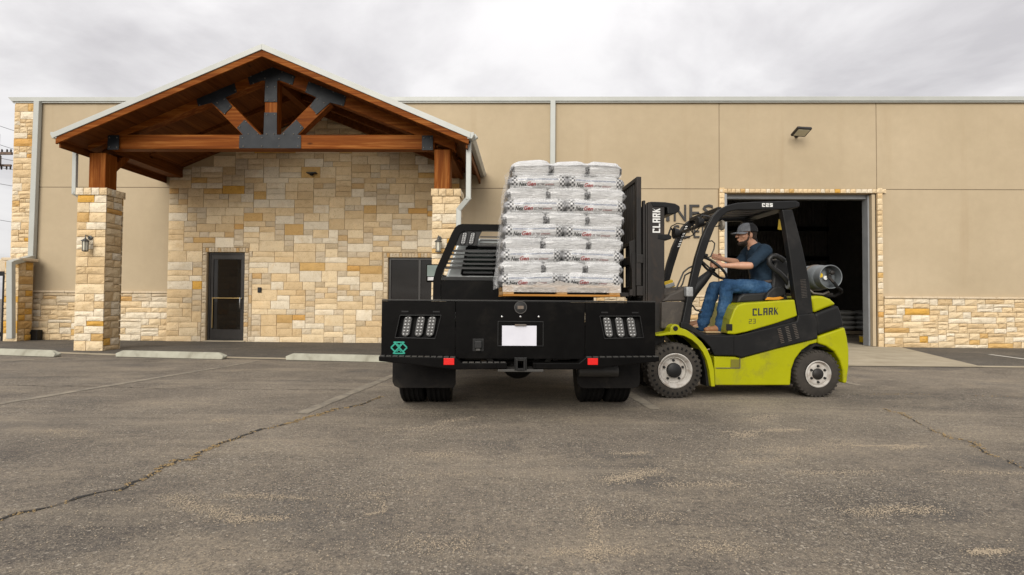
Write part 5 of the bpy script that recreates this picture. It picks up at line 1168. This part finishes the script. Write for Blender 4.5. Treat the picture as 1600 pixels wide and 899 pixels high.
MB().tube([tc_+Vector(p) for p in ((.04, -.01, -.06), (.07, -.03, -.12), (.14, .0, -.15), (.17, .05, -.18), (.12, .1, -.22), (0, .12, -.22), (-.1, .14, -.20))], .017, 10).build('gas_hose', RUBBERC, fk, smooth=True)
MB().box(tc_.x-.16, tc_.x+.10, .25, .33, tc_.z-.215, tc_.z-.185).box(tc_.x-.16, tc_.x+.10, .72, .80, tc_.z-.215, tc_.z-.185).box(tc_.x-.06, tc_.x+.0, .3, .75, tc_.z-.24, tc_.z-.216).build('tank_cradle', MASTM, fk, bevel=.006)
MB().tube([tc_+Vector(p) for p in ((-.22, .1, -.12), (-.16, .06, -.19), (-.05, .05, -.20), (.02, .06, -.17), (.05, .1, -.19))], .013, 8).build('cradle_handle', STEELW, fk, smooth=True)
# ================================================================== pallet and bags
PWOOD = wood_mat('pallet_wood', (.30, .13, .03), (.42, .20, .05), (.50, .27, .09), 'x', .7); PWOODY = wood_mat('pallet_wood_cross', (.34, .18, .07), (.44, .27, .12), (.50, .34, .18), 'y', .7)
yN = .02; pa, pb = F(786, 460, yN), F(969, 460, yN); PXC = (pa[0]+pb[0])/2; PW = pb[0]-pa[0]; PD = 1.11
zP0 = F(880, 463.5, yN)[1]; zP1 = F(880, 446.5, yN)[1]; PH = zP1-zP0
def fork_loc(x, y, z): return MF @ Vector((x, y, z))
pt = thing('wooden_pallet', 'wooden pallet held just above the truck bed under the stacked bags', 'pallet', fork_loc(PXC, yN, zP0), FA)
def PB(x0, x1, y0, y1, z0, z1, name, mat): MB().box(x0, x1, y0, y1, z0, z1).build(name, mat, pt, bevel=.003)
hw_ = PW/2
for i in range(5): y0 = i*(PD-.13)/4; PB(-hw_, hw_, y0, y0+.13, PH-.02, PH, 'top_board', PWOODY)
for i in range(3): y0 = i*(PD-.13)/2; PB(-hw_, hw_, y0, y0+.13, 0, .022, 'bottom_board', PWOOD)
for x in (-hw_, -.06, hw_-.12):
    for y in (0.004, PD/2-.07, PD-.144): PB(x+.002, x+.118, y, y+.14, .0225, PH-.0455, 'block', PWOODY)
for x in (-hw_+.001, -.0595, hw_-.119): PB(x, x+.118, .001, PD-.001, PH-.045, PH-.0205, 'stringer_board', PWOODY)
rb = random.Random(77)
def bag_mat(name, kind):
    m, nt, b = newmat(name); t = N(nt, 'ShaderNodeTexCoord'); s = N(nt, 'ShaderNodeSeparateXYZ'); L(nt, t.outputs['Object'], s.inputs[0])
    X, Y, Z = s.outputs; ax = mathn(nt, 'ABSOLUTE', X)
    c = (.72, .72, .71)
    base = ramp(nt, noise_n(nt, t.outputs['Object'], 7, 5, .65), [(.3, (.68, .675, .67)), (.7, (.84, .835, .83))])
    def between(v, a, b2): return mathn(nt, 'MULTIPLY', mathn(nt, 'GREATER_THAN', v, a), mathn(nt, 'LESS_THAN', v, b2))
    ch = N(nt, 'ShaderNodeTexChecker', i={'Scale': 1.0}); mp = N(nt, 'ShaderNodeMapping'); mp.inputs['Scale'].default_value = (44, .01, 44); mp.inputs['Location'].default_value = (.3, .4, .2); L(nt, t.outputs['Object'], mp.inputs[0]); L(nt, mp.outputs[0], ch.inputs[0])
    if kind == 'A':
        half = .335
        chk = mathn(nt, 'MULTIPLY', between(ax, half*.71, half*.90), ch.outputs['Fac'])
        c = mixc(nt, mathn(nt, 'MULTIPLY', chk, .93), base, (.03, .03, .035))
        c = mixc(nt, mathn(nt, 'MULTIPLY', mathn(nt, 'GREATER_THAN', ax, half*.90), .9), c, (.30, .30, .31))
        bandz = mathn(nt, 'MULTIPLY', between(Z, .094, .112), mathn(nt, 'LESS_THAN', ax, half*.69))
        words = ramp(nt, noise_n(nt, coords(nt, (60, 1, 140)), 1.0, 2), [(.48, (.30, .33, .42)), (.55, (.55, .57, .62))], 'CONSTANT')
        c = mixc(nt, mathn(nt, 'MULTIPLY', bandz, .85), c, words)
    else:
        mark = mathn(nt, 'MULTIPLY', mathn(nt, 'GREATER_THAN', mathn(nt, 'ABSOLUTE', X), .195), between(Z, .02, .11))
        ch.inputs[1].default_value = (1, 1, 1, 1); f = ramp(nt, noise_n(nt, coords(nt, (50, 50, 50)), 1.0, 3), [(.45, (0, 0, 0)), (.55, (1, 1, 1))])
        c = mixc(nt, mathn(nt, 'MULTIPLY', mark, mathn(nt, 'ADD', mathn(nt, 'MULTIPLY', f, .5), .4)), base, (.06, .06, .065))
        sides = mathn(nt, 'MULTIPLY', mathn(nt, 'GREATER_THAN', ax, .13), mathn(nt, 'GREATER_THAN', mathn(nt, 'ABSOLUTE', Y), .05))
        faint = mathn(nt, 'MULTIPLY', between(Z, .085, .093), ramp(nt, noise_n(nt, coords(nt, (70, 1, 30)), 1.0, 2), [(.5, (0, 0, 0)), (.52, (1, 1, 1))], 'CONSTANT'))
        c = mixc(nt, mathn(nt, 'MULTIPLY', faint, .25), c, (.3, .3, .32))
    L(nt, c, b.inputs['Base Color']); b.inputs['Roughness'].default_value = .34; b.inputs['Coat Weight'].default_value = .7; b.inputs['Coat Roughness'].default_value = .16
    h = mathn(nt, 'ADD', noise_n(nt, coords(nt, (3.5, 6, 22)), 1.6, 7, .72, 1.6), mathn(nt, 'MULTIPLY', noise_n(nt, coords(nt, (9, 9, 9)), 2.2, 5, .75, 2.5), .9))
    bump(nt, b, h, .95, .035)
    return m
BAGA, BAGB = bag_mat('printed_bag_plastic', 'A'), bag_mat('plain_bag_plastic', 'B')
def bag_mesh(a, b_, c, seed, mat, nose=.5, ends='x'):
    nu, nv = 30, 26; vs = []; fs = []; r_ = random.Random(seed); off = Vector((seed*3.1, seed*1.7, 0))
    for i in range(nu+1):
        u = -1+2*i/nu; u = math.copysign(abs(u)**.85, u); th = max(.12, (1-abs(u)**(9 if ends == 'x' else 16)))**.5; wy = 1-.05*abs(u)**4
        for j in range(nv):
            t = 2*PI*j/nv; cy, cz = math.cos(t), math.sin(t); e = .44
            y = math.copysign(abs(cy)**e, cy)*b_*wy; z = math.copysign(abs(cz)**.82, cz)*c*th
            p = Vector((u*a, y, z)); n_ = noise.noise(p*7+off)*.016+noise.noise(Vector((p.x*34, p.y*10, p.z*28))+off)*.0085*(1+1.6*abs(u)**3)
            d = Vector((u*.4*abs(u)**3, cy, cz*.6)); p = p+d*n_
            vs.append((p.x, p.y, p.z+c))
    for i in range(nu): fs += [(i*nv+j, (i+1)*nv+j, (i+1)*nv+(j+1) % nv, i*nv+(j+1) % nv) for j in range(nv)]
    fs += [tuple(range(nv)), tuple(nu*nv+j for j in range(nv-1, -1, -1))]
    if ends == 'y': vs = [(-y, x, z) for x, y, z in vs]
    me = bpy.data.meshes.new('seed_bag'); me.from_pydata(vs, [], fs); me.materials.append(mat); me.polygons.foreach_set('use_smooth', [True]*len(fs)); return me
ZL = [438.5, 420.5, 401, 383, 362.5, 344, 323, 305, 285.6, 264]        # sight heights of the ten layers, bottom first
XLR = [(781, 970), (783, 971), (784, 971.5), (786, 973), (786.5, 974), (788, 975), (789.5, 976), (793, 975), (796, 974), (800, 971)]
CB = .071; HA, HB = .335, .325
ma = [bag_mesh(HA, .225, CB+.014, s, BAGA) for s in (1, 2, 3)]; mbg = [bag_mesh(.30, .240, CB+.014, s, BAGB, ends='y') for s in (4, 5, 6)]; mtop = [bag_mesh(.30, .235, CB+.02, s, BAGB, ends='y') for s in (8, 9, 10)]
NAVYT = pmat('black_print', (.02, .02, .022), rough=.4, bmp=0); REDT = pmat('red_print', (.33, .03, .03), rough=.4, bmp=0); GREYT = pmat('grey_print', (.16, .12, .12), rough=.4, bmp=0)
lay_names = ['bottom', 'second from the bottom', 'third from the bottom', 'fourth from the bottom', 'fifth from the bottom', 'fifth from the top', 'fourth from the top', 'third from the top', 'second from the top', 'top']
GRP = 'shrink wrapped seed bags on the pallet'
def bag(me, x, y, z, rz, sx, label, text=False, sz=1.0, tilt=0.0, front=True):
    o = bpy.data.objects.new('seed_bag', me); COL.objects.link(o); o.location = fork_loc(x, y, z); o.rotation_euler = (0, tilt, FA+rz); o.scale = (sx, 1, sz)
    tag(o, label, 'bag', GRP)
    if text:
        # printed words bent onto the bag's bulging side
        bv = bpy_bvh(me)
        def warp(p, x0=0, z0=0):
            hit = bv.ray_cast(Vector((p.x, -2, p.z)), Vector((0, 1, 0))); q = hit[0] if hit[0] else Vector((p.x, -.23, p.z)); return Vector((p.x, q.y-.0035+p.y, p.z))
        for key, (txt, size, x0, z0, wdt, mat, bold, shear) in PRINTS.items():
            k = (me.name, key)
            if k not in TXT:
                t = text_obj(txt, size, .0, 'print', mat, o, Matrix.Identity(4), bold, shear, warp=None, width=wdt)
                bmx = bmesh.new(); bmx.from_mesh(t.data); bmesh.ops.subdivide_edges(bmx, edges=[e for e in bmx.edges if e.calc_length() > .02], cuts=1); 
                for v in bmx.verts: v.co = warp(Vector((v.co.x+x0, 0, v.co.z+z0)))
                bmx.to_mesh(t.data); bmx.free(); TXT[k] = t.data
            else:
                t = bpy.data.objects.new('print', TXT[k]); COL.objects.link(t); t.parent = o
    return o
from mathutils.bvhtree import BVHTree
BV = {}
def bpy_bvh(me):
    if me.name not in BV: BV[me.name] = BVHTree.FromPolygons([v.co[:] for v in me.vertices], [tuple(p.vertices) for p in me.polygons])
    return BV[me.name]
PRINTS = {'a': ('Nex', .064, -.222, .030, .090, NAVYT, .018, .25), 'b': ('Gen', .060, -.130, .034, .098, REDT, .018, .25), 'c': ('3X Yield', .03, -.02, .038, .085, GREYT, .012, .3), 'd': ('premium', .024, .075, .040, .10, REDT, .006, .3), 'e': ('SEED CO.  NET WT 50 LB', .016, -.20, .022, .17, GREYT, 0, 0)}
del PRINTS['e']
TXT = {}
for i in range(10):
    (l, r_), zc_ = XLR[i], F(880, ZL[i], yN)[1]; xl, xr = F(l, 400, yN)[0], F(r_, 400, yN)[0]; W_ = xr-xl; zb = zc_-CB-.006
    if i % 2 == 0:
        sx = W_/2/(2*HA)*1.03
        for k in (0, 1):
            xx = xl+W_*(.25+.5*k); bag(rb.choice(ma), xx, yN+.205+rb.uniform(-.012, .012), zb+rb.uniform(-.003, .003), R(rb.uniform(-.8, .8)), sx, f'{"left" if k == 0 else "right"} printed bag with red and black lettering in the {lay_names[i]} layer', True, tilt=R((-1.6 if k == 0 else 1.6)))
        for k in range(3): xx = xl+W_*(1/6+k/3); bag(rb.choice(mbg), xx, yN+.44+.31, zb, 0, W_/3/.47, f'{("left", "middle", "right")[k]} bag behind the two printed bags of the {lay_names[i]} layer')
    else:
        top_ = i == 9; cuts = [0, .345+rb.uniform(-.02, .02), .70+rb.uniform(-.02, .02), 1]
        for k in range(3):
            x0, x1 = xl+W_*cuts[k], xl+W_*cuts[k+1]; me = rb.choice(mtop if top_ else mbg)
            bag(me, (x0+x1)/2, yN+.30+rb.uniform(-.01, .012), zb-(.01 if top_ else 0), R(rb.uniform(-1, 1)), (x1-x0)/.450, f'{("left", "middle", "right")[k]} plain white bag in the {lay_names[i]} layer', tilt=R((-2, 0, 2.5)[k]), sz=1.0)
        for k in (0, 1): bag(rb.choice(ma), xl+W_*(.25+.5*k), yN+.61+.225, zb, 0, W_/2/(2*HA), f'{("left", "right")[k]} bag behind the three plain bags of the {lay_names[i]} layer')
# slip sheet and stretch film round pallet top and left side
FILM, nt, b = newmat('stretch_film'); b.inputs['Base Color'].default_value = (.85, .86, .87, 1); b.inputs['Roughness'].default_value = .12; b.inputs['Specular IOR Level'].default_value = .8
fa = ramp(nt, noise_n(nt, coords(nt, (5, 5, 16)), 1.5, 6, .7, 1.5), [(.40, (.10, .10, .10)), (.75, (.62, .62, .62))]); L(nt, fa, b.inputs['Alpha']); bump(nt, b, noise_n(nt, coords(nt, (9, 9, 20)), 1.5, 6, .7, 1.8), .9, .02)
FILM2 = FILM.copy(); FILM2.name = 'layered_stretch_film'; r2_ = [n for n in FILM2.node_tree.nodes if n.type == 'VALTORGB'][0]; r2_.color_ramp.elements[0].color = (.45, .45, .45, 1); r2_.color_ramp.elements[1].color = (.85, .85, .85, 1); FILM2.node_tree.nodes['Principled BSDF'].inputs['Base Color'].default_value = (.70, .64, .58, 1)
FILM3 = FILM2.copy(); FILM3.name = 'white_top_film'; FILM3.node_tree.nodes['Principled BSDF'].inputs['Base Color'].default_value = (.82, .82, .81, 1)
fm = thing('stretch_film', 'clear wrinkled stretch film down the left side of the bags and round the pallet', 'plastic film', fork_loc(PXC, yN, zP0), FA)
def filmwall(path, z0, z1, seed, name, amp=.012, nz=30, mat=None):
    vs, fs = [], []; n_ = len(path)
    for j in range(nz+1):
        t = j/nz; z = z0+(z1-z0)*t
        for i, (x, y, lean, nx, ny) in enumerate(path):
            q = noise.noise(Vector((x*9+seed, y*9, z*11)))*amp+noise.noise(Vector((x*30+seed, y*30, z*24)))*amp*.4
            vs.append((x+lean*t+nx*q, y+ny*q, z))
    for j in range(nz): fs += [(j*n_+i, j*n_+i+1, (j+1)*n_+i+1, (j+1)*n_+i) for i in range(n_-1)]
    o = MB().add(vs, fs).build(name, mat or FILM, fm, smooth=True, angle=180); return o
lx = F(779, 430, yN)[0]-PXC
filmwall([(lx-.012+.02*math.sin(i*.7), -.01+1.05*i/16, .13, 1, 0) for i in range(17)], PH-.03, PH+1.30, 1, 'side_film', .03)
filmwall([(-hw_-.006+(PW+.012)*i/40, -.008, 0, 0, 1) for i in range(41)], .045, PH+.05, 5, 'skirt_film', .010, 8, FILM2)
for i in range(9):
    (l, r_), zc_ = XLR[i], (F(880, ZL[i], yN)[1]+F(880, ZL[i+1], yN)[1])/2; xa_, xb_ = F(l, 400, yN)[0]-PXC+.02, F(r_, 400, yN)[0]-PXC-.03
    filmwall([(xa_+(xb_-xa_)*k/44, -.028-.006*math.sin(k*.9+i), 0, 0, 1) for k in range(45)], zc_-zP0-.020, zc_-zP0+.020, 11+i*2.3, 'front_film', .010, 6)
(l, r_) = XLR[9]; xa_, xb_ = F(l, 260, yN)[0]-PXC, F(r_, 260, yN)[0]-PXC; zt_ = F(880, 252, yN)[1]-zP0; vs, fs = [], []; nx_, ny_ = 44, 26
for j in range(ny_+1):
    t = j/ny_
    for i in range(nx_+1):
        u = i/nx_*2-1; uu = math.copysign(abs(u)**.8, u); e_ = (1-abs(uu)**7)**.5; yy = -.03+1.06*t; fr_ = 1-max(0, 1-t*6)**2
        hgt = zt_-.085+.085*e_*(.35+.65*fr_)+.012*math.sin(u*2.2+.4)*e_
        q = noise.noise(Vector((u*4, yy*7, 3)))*.012+noise.noise(Vector((u*14, yy*22, 1)))*.006
        vs.append(((xa_+xb_)/2+uu*(xb_-xa_)/2*1.0, yy-q*.5, hgt+q))
for j in range(ny_): fs += [(j*(nx_+1)+i, j*(nx_+1)+i+1, (j+1)*(nx_+1)+i+1, (j+1)*(nx_+1)+i) for i in range(nx_)]
MB().add(vs, fs).build('top_film', FILM3, fm, smooth=True, angle=180)
FR = F(786, 460, yN)
# ================================================================== driver
def remeshed(mb, name, mat, parent, vox=.006, smooth=4, disp=None, mats=None):
    o = mb.build(name, mat, parent)
    m = o.modifiers.new('remesh', 'REMESH'); m.mode = 'VOXEL'; m.voxel_size = vox; m.use_smooth_shade = True
    s = o.modifiers.new('smooth', 'SMOOTH'); s.factor = .5; s.iterations = smooth
    dg = bpy.context.evaluated_depsgraph_get(); dg.update(); me = bpy.data.meshes.new_from_object(o.evaluated_get(dg)); o.modifiers.clear(); old = o.data; o.data = me; bpy.data.meshes.remove(old)
    if disp:
        for v in me.vertices:
            p = v.co; q = noise.noise(Vector((p.x*disp[1]*.6, p.y*disp[1]*.6, p.z*disp[1])))*disp[0]+noise.noise(p*disp[1]*2.4)*disp[0]*.35; v.co = p+v.normal*q
    me.polygons.foreach_set('use_smooth', [True]*len(me.polygons)); me.name = name; return o
def chain(mb, pts, rad, n=14, caps=True):
    # tapered limb: dense tube plus round joints
    P_ = [Vector(p) for p in pts]; fine, rf = [], []
    for k in range(len(P_)-1):
        for t in (0, .25, .5, .75): fine.append(P_[k].lerp(P_[k+1], t)); rf.append(rad[k]+(rad[k+1]-rad[k])*t)
    fine.append(P_[-1]); rf.append(rad[-1]); mb.tube(fine, rf, n)
    for p, r_ in ((P_[k], rad[k]) for k in range(len(P_))): 
        rr_ = r_ if not isinstance(r_, tuple) else min(r_); mb.ell(p, (rr_, rr_, rr_), 12, 8)
    return mb
SKIN, nt, b = newmat('skin'); c = ramp(nt, noise_n(nt, coords(nt), 22, 4), [(.3, (.42, .215, .135)), (.7, (.50, .275, .18))]); L(nt, c, b.inputs['Base Color']); b.inputs['Roughness'].default_value = .5; b.inputs['Subsurface Weight'].default_value = .08; b.inputs['Subsurface Radius'].default_value = (.01, .004, .002)
TEE = pmat('navy_tshirt', (.010, .022, .038), (.017, .032, .052), 9, .9, 0, .5, 120, spec=.2)
JEAN, nt, b = newmat('blue_denim'); c = ramp(nt, noise_n(nt, coords(nt), 7, 6, .7), [(.3, (.010, .032, .078)), (.52, (.024, .066, .140)), (.75, (.075, .145, .245))]); L(nt, c, b.inputs['Base Color']); b.inputs['Roughness'].default_value = .9; b.inputs['Specular IOR Level'].default_value = .2
bump(nt, b, mathn(nt, 'ADD', noise_n(nt, coords(nt), 180, 3), noise_n(nt, coords(nt), 16, 4)), .7, .008)
BOOT = pmat('tan_leather_boot', (.28, .13, .055), (.20, .09, .04), 9, .6, 0, .3, 40); SOLE = pmat('boot_sole', (.42, .30, .16), (.32, .22, .12), 9, .8)
HAIR = pmat('dark_brown_hair', (.018, .010, .006), (.03, .017, .01), 60, .8, 0, .6, 160, stretch=(1, 1, .3)); CAPG = pmat('grey_cap_fabric', (.22, .23, .25), (.17, .18, .20), 30, .9, 0, .3, 200); CAPB = pmat('black_cap_mesh', (.010, .010, .012), (.018, .018, .02), 90, .8, 0, .7, 260)
dr = thing('person', 'man in cap, navy t-shirt and jeans driving the forklift, hands on the wheel', 'person', MF @ D(520, 440), FA)
o_ = D(520, 440); V = lambda x, y, d=0.0: D(x, y, YD+d)-o_
SN, SF = -.19, .19         # near / far shoulder
hip = V(545, 408); 
body = MB()
neckb, neckt, headc = V(506, 242), V(488, 220), V(480, 193)
# torso
tors = [(V(552, 420), (.125, .155)), (V(548, 385), (.118, .150)), (V(540, 345), (.118, .150)), (V(530, 300), (.118, .165)), (V(520, 268), (.100, .165)), (V(511, 250), (.075, .105)), (V(505, 238), (.058, .06))]
def torso(mb, g=0.0):
    P_ = [p for p, _ in tors]; fine, rf = [], []
    for k in range(len(P_)-1):
        for t in (0, .33, .66): fine.append(P_[k].lerp(P_[k+1], t)); a0, b0 = tors[k][1]; a1, b1 = tors[k+1][1]; rf.append((a0+(a1-a0)*t+g, b0+(b1-b0)*t+g))
    fine.append(P_[-1]); rf.append((tors[-1][1][0]+g, tors[-1][1][1]+g)); mb.tube(fine, rf, 24)
torso(body)
chain(body, [neckb+Vector((0, 0, -.03)), neckb, neckt, headc], [.07, .060, .056, .058])
# head in its own frame: forward is -x, face slightly lowered
hs = 1.15
def H(x, y, z): return headc+Vector((-x, y, z-.02))*hs     # x forward
body.ell(H(-.012, 0, .045), (.098, .077, .088), 20, 14); body.ell(H(.030, 0, -.015), (.068, .062, .085), 18, 12)      # skull, face
body.ell(H(.045, 0, -.075), (.045, .048, .034), 14, 10)      # jaw
body.ell(H(.077, 0, -.088), (.022, .024, .020), 12, 8)        # chin
body.ell(H(.070, 0, .028), (.030, .050, .016), 12, 8)        # brow
chain(body, [H(.092, 0, .020), H(.108, 0, -.002), H(.116, 0, -.016)], [.009, .012, .014], 8); body.ell(H(.104, -.012, -.018), (.012, .009, .009), 8, 6); body.ell(H(.104, .012, -.018), (.012, .009, .009), 8, 6)
body.ell(H(.096, 0, -.043), (.014, .024, .007), 10, 8); body.ell(H(.094, 0, -.055), (.014, .021, .008), 10, 8)
for s in (-1, 1):
    body.ell(H(.052, s*.043, -.018), (.028, .018, .020), 10, 8); body.ell(H(-.010, s*.076, -.005), (.020, .010, .032), 12, 8, Matrix.Rotation(s*.2, 3, 'Z')); body.ell(H(-.005, s*.072, -.032), (.010, .008, .012), 8, 6)
    body.ell(H(.075, s*.030, .010), (.014, .016, .012), 8, 6)
# arms: shoulder, elbow, wrist
SH = {-1: V(522, 268, 0)+Vector((0, SN, 0)), 1: V(512, 268)+Vector((0, SF, 0))}
EL = {-1: V(492, 322, -.25), 1: V(452, 312, .24)}
WR = {-1: V(392, 322, -.16), 1: V(385, 296, .17)}
PM = {-1: V(352, 318, -.145), 1: V(352, 286, .16)}
for s in (-1, 1):
    chain(body, [SH[s], SH[s].lerp(EL[s], .5), EL[s]], [.058, .052, .043])
    f1 = EL[s].lerp(WR[s], .3); chain(body, [EL[s], f1, EL[s].lerp(WR[s], .7), WR[s]], [.043, .046, .034, .027])
    w0, pm = WR[s], PM[s]; dx = (pm-w0).normalized(); up_ = Vector((0, -s*1.0, .2)); side = dx.cross(Vector((0, s, 0))).normalized()   # side is across the palm
    if side.z < 0: side = -side
    chain(body, [w0, w0.lerp(pm, .5), pm], [(.024), (.026), (.024)], 10)
    for q in (-1, -.33, .33, 1): chain(body, [w0+side*q*.014, pm+side*q*.026], [.016, .014], 8)
    # four fingers curl over the rim, thumb from the side of the palm
    inn_ = Vector((0, -s, 0))
    for k, (q, ln_) in enumerate(((1, .070), (.36, .078), (-.32, .072), (-.98, .058))):
        a0 = pm+side*q*.027; a1 = a0+dx*ln_*.42+inn_*(-.004); a2 = a1+(dx*.55+inn_*.75-side*.15)*ln_*.36; a3 = a2+(dx*-.35+inn_*.75)*ln_*.28
        chain(body, [a0, a1, a2, a3], [.0105, .0098, .0088, .0078], 8)
    t0 = w0.lerp(pm, .35)+side*.020; t1 = t0+(dx*.55+side*.75+inn_*.4)*.036; t2 = t1+(dx*.9+inn_*.35)*.030; chain(body, [t0, t1, t2], [.014, .0115, .0095], 8)
# legs inside the jeans
HP = {-1: V(548, 418, -.095), 1: V(548, 418, .095)}; KN = {-1: V(400, 402, -.15), 1: V(350, 410, .12)}; AN = {-1: V(378, 560, -.15), 1: V(300, 548, .12)}
for s in (-1, 1): chain(body, [HP[s], KN[s], AN[s]], [.080, .055, .040]); chain(body, [AN[s], AN[s]+Vector((-.10, 0, -.05))], [.038, .030])
bo = remeshed(body, 'body', SKIN, dr, .0066, 2)
# shirt, open at neck and sleeves
sh = MB(); tt = tors; torso(sh, .014)
for s in (-1, 1): chain(sh, [SH[s]+Vector((.01, -s*.04, .012)), SH[s], SH[s].lerp(EL[s], .45), SH[s].lerp(EL[s], .78)], [.075, .076, .074, .070])
chain(sh, [V(556, 405), V(552, 425)], [(.13), (.125)])
sho = remeshed(sh, 'tshirt', TEE, dr, .010, 3, (.014, 14))
# jeans
jn = MB(); jn.ell(V(556, 412), (.150, .185, .115), 18, 12)
for s in (-1, 1):
    an = AN[s]+Vector((.0, 0, -.035)); chain(jn, [HP[s], HP[s].lerp(KN[s], .5), KN[s], KN[s].lerp(an, .45), an], [.108, .098, .080, .074, .078])
jno = remeshed(jn, 'jeans', JEAN, dr, .010, 2, (.016, 15))
jb = MB()
MB().tube([V(552, 386)+Vector((.137*math.cos(a), .168*math.sin(a), .012*math.cos(a))) for a in (2*PI*k/28 for k in range(28))], [(.018, .010)]*28, 8, closed=True).build('belt', pmat('brown_belt', (.05, .03, .02), rough=.6), dr, smooth=True)
for s in (-1, 1):
    an = AN[s]; bt = MB(); floor = V(0, 597, -.4).z
    heel = Vector((an.x+.045, an.y, floor+.055)); 
    if s > 0: heel.z += .055
    tilt_ = .0 if s < 0 else .28
    toe = heel+Vector((-.225, s*.02, -.012+ (.0 if s < 0 else -.01)))
    chain(bt, [an+Vector((0, 0, .02)), an.lerp(heel, .7), heel+Vector((-.02, 0, -.005))], [.052, .050, .045]); chain(bt, [heel+Vector((-.03, 0, 0)), heel.lerp(toe, .5)+Vector((0, 0, .004)), toe], [.046, .043, .034]); bt.ell(toe, (.045, .043, .030), 12, 8)
    ob = remeshed(bt, 'boot', BOOT, dr, .009, 2)
    d_ = (toe-heel); MB().bar(heel+Vector((.045, 0, -.042)), toe+Vector((-.035, 0, -.026)), .088, .022).build('boot_sole', SOLE, ob, bevel=.009)
# hair, beard, cap
hr2 = MB(); hr2.ell(H(-.030, 0, .022), (.086, .082, .062), 16, 10); hr2.ell(H(-.060, 0, -.015), (.046, .066, .050), 14, 10)
for s in (-1, 1): hr2.ell(H(.012, s*.066, .012), (.010, .010, .028), 8, 6)
remeshed(hr2, 'hair', HAIR, dr, .008, 2, (.003, 60))
bd = MB(); bd.ell(H(.042, 0, -.084), (.055, .056, .034), 14, 10); bd.ell(H(.080, 0, -.092), (.024, .028, .024), 10, 8); bd.ell(H(.100, 0, -.034), (.013, .024, .006), 10, 6)
for s in (-1, 1): chain(bd, [H(.010, s*.062, -.020), H(.020, s*.060, -.055), H(.052, s*.046, -.078)], [.008, .011, .015], 8)
remeshed(bd, 'beard', HAIR, dr, .006, 2, (.002, 60))
for s in (-1, 1): MB().ell(H(.088, s*.030, .007), (.010, .012, .008), 10, 8).build('eye', pmat('eye_white', (.5, .48, .45), rough=.2, bmp=0), bo, smooth=True); MB().ell(H(.0965, s*.030, .007), (.003, .006, .006), 8, 6).build('iris', INK, bo, smooth=True); chain(MB(), [H(.094, s*.014, .030), H(.094, s*.03, .035), H(.080, s*.050, .030)], [.004, .005, .003], 6).build('eyebrow', HAIR, bo, smooth=True)
def dome(x0, x1, mat, name):     # part of the crown between two fore-aft planes
    vs, fs = [], []; nu, nv = 20, 12
    for i in range(nv+1):
        t = (PI/2)*i/nv
        for j in range(nu+1):
            a = x0+(x1-x0)*j/nu; vs.append(H(-.008+.108*math.cos(a)*math.cos(t)**.75, .089*math.sin(a)*math.cos(t)**.75, .035+.098*math.sin(t)**.9))
    for i in range(nv): fs += [(i*(nu+1)+j, i*(nu+1)+j+1, (i+1)*(nu+1)+j+1, (i+1)*(nu+1)+j) for j in range(nu)]
    return MB().add(vs, fs).build(name, mat, dr, smooth=True, angle=70)
cp = dome(-PI*.46, PI*.46, CAPG, 'cap'); c2 = dome(PI*.46, PI*1.54, CAPB, 'cap_back'); c2.parent = cp
vs = []; fs = []; n1_, n2_ = 16, 6
for i in range(n2_+1):
    for j in range(n1_+1):
        a = -1.25+2.5*j/n1_; r0 = .104; ext = .075*math.cos(a*.95)**.6*(i/n2_); vs.append(H(-.008+r0*math.cos(a)+ext, .086*math.sin(a), .036-.016*(i/n2_)-.012*math.sin(a)**2))
k_ = len(vs); vs += [v+Vector((0, 0, -.005)) for v in vs]
for i in range(n2_): fs += [(i*(n1_+1)+j, i*(n1_+1)+j+1, (i+1)*(n1_+1)+j+1, (i+1)*(n1_+1)+j) for j in range(n1_)]
fs += [tuple(q+k_ for q in f[::-1]) for f in fs]; e0 = n2_*(n1_+1); fs += [(e0+j, e0+j+1, e0+j+1+k_, e0+j+k_) for j in range(n1_)]
MB().add(vs, fs).build('cap_brim', CAPG, cp, smooth=True, angle=50); MB().ell(H(-.008, 0, .133), (.008, .008, .004), 8, 6).build('cap_button', CAPB, cp, smooth=True)
print('objects', len(bpy.data.objects))
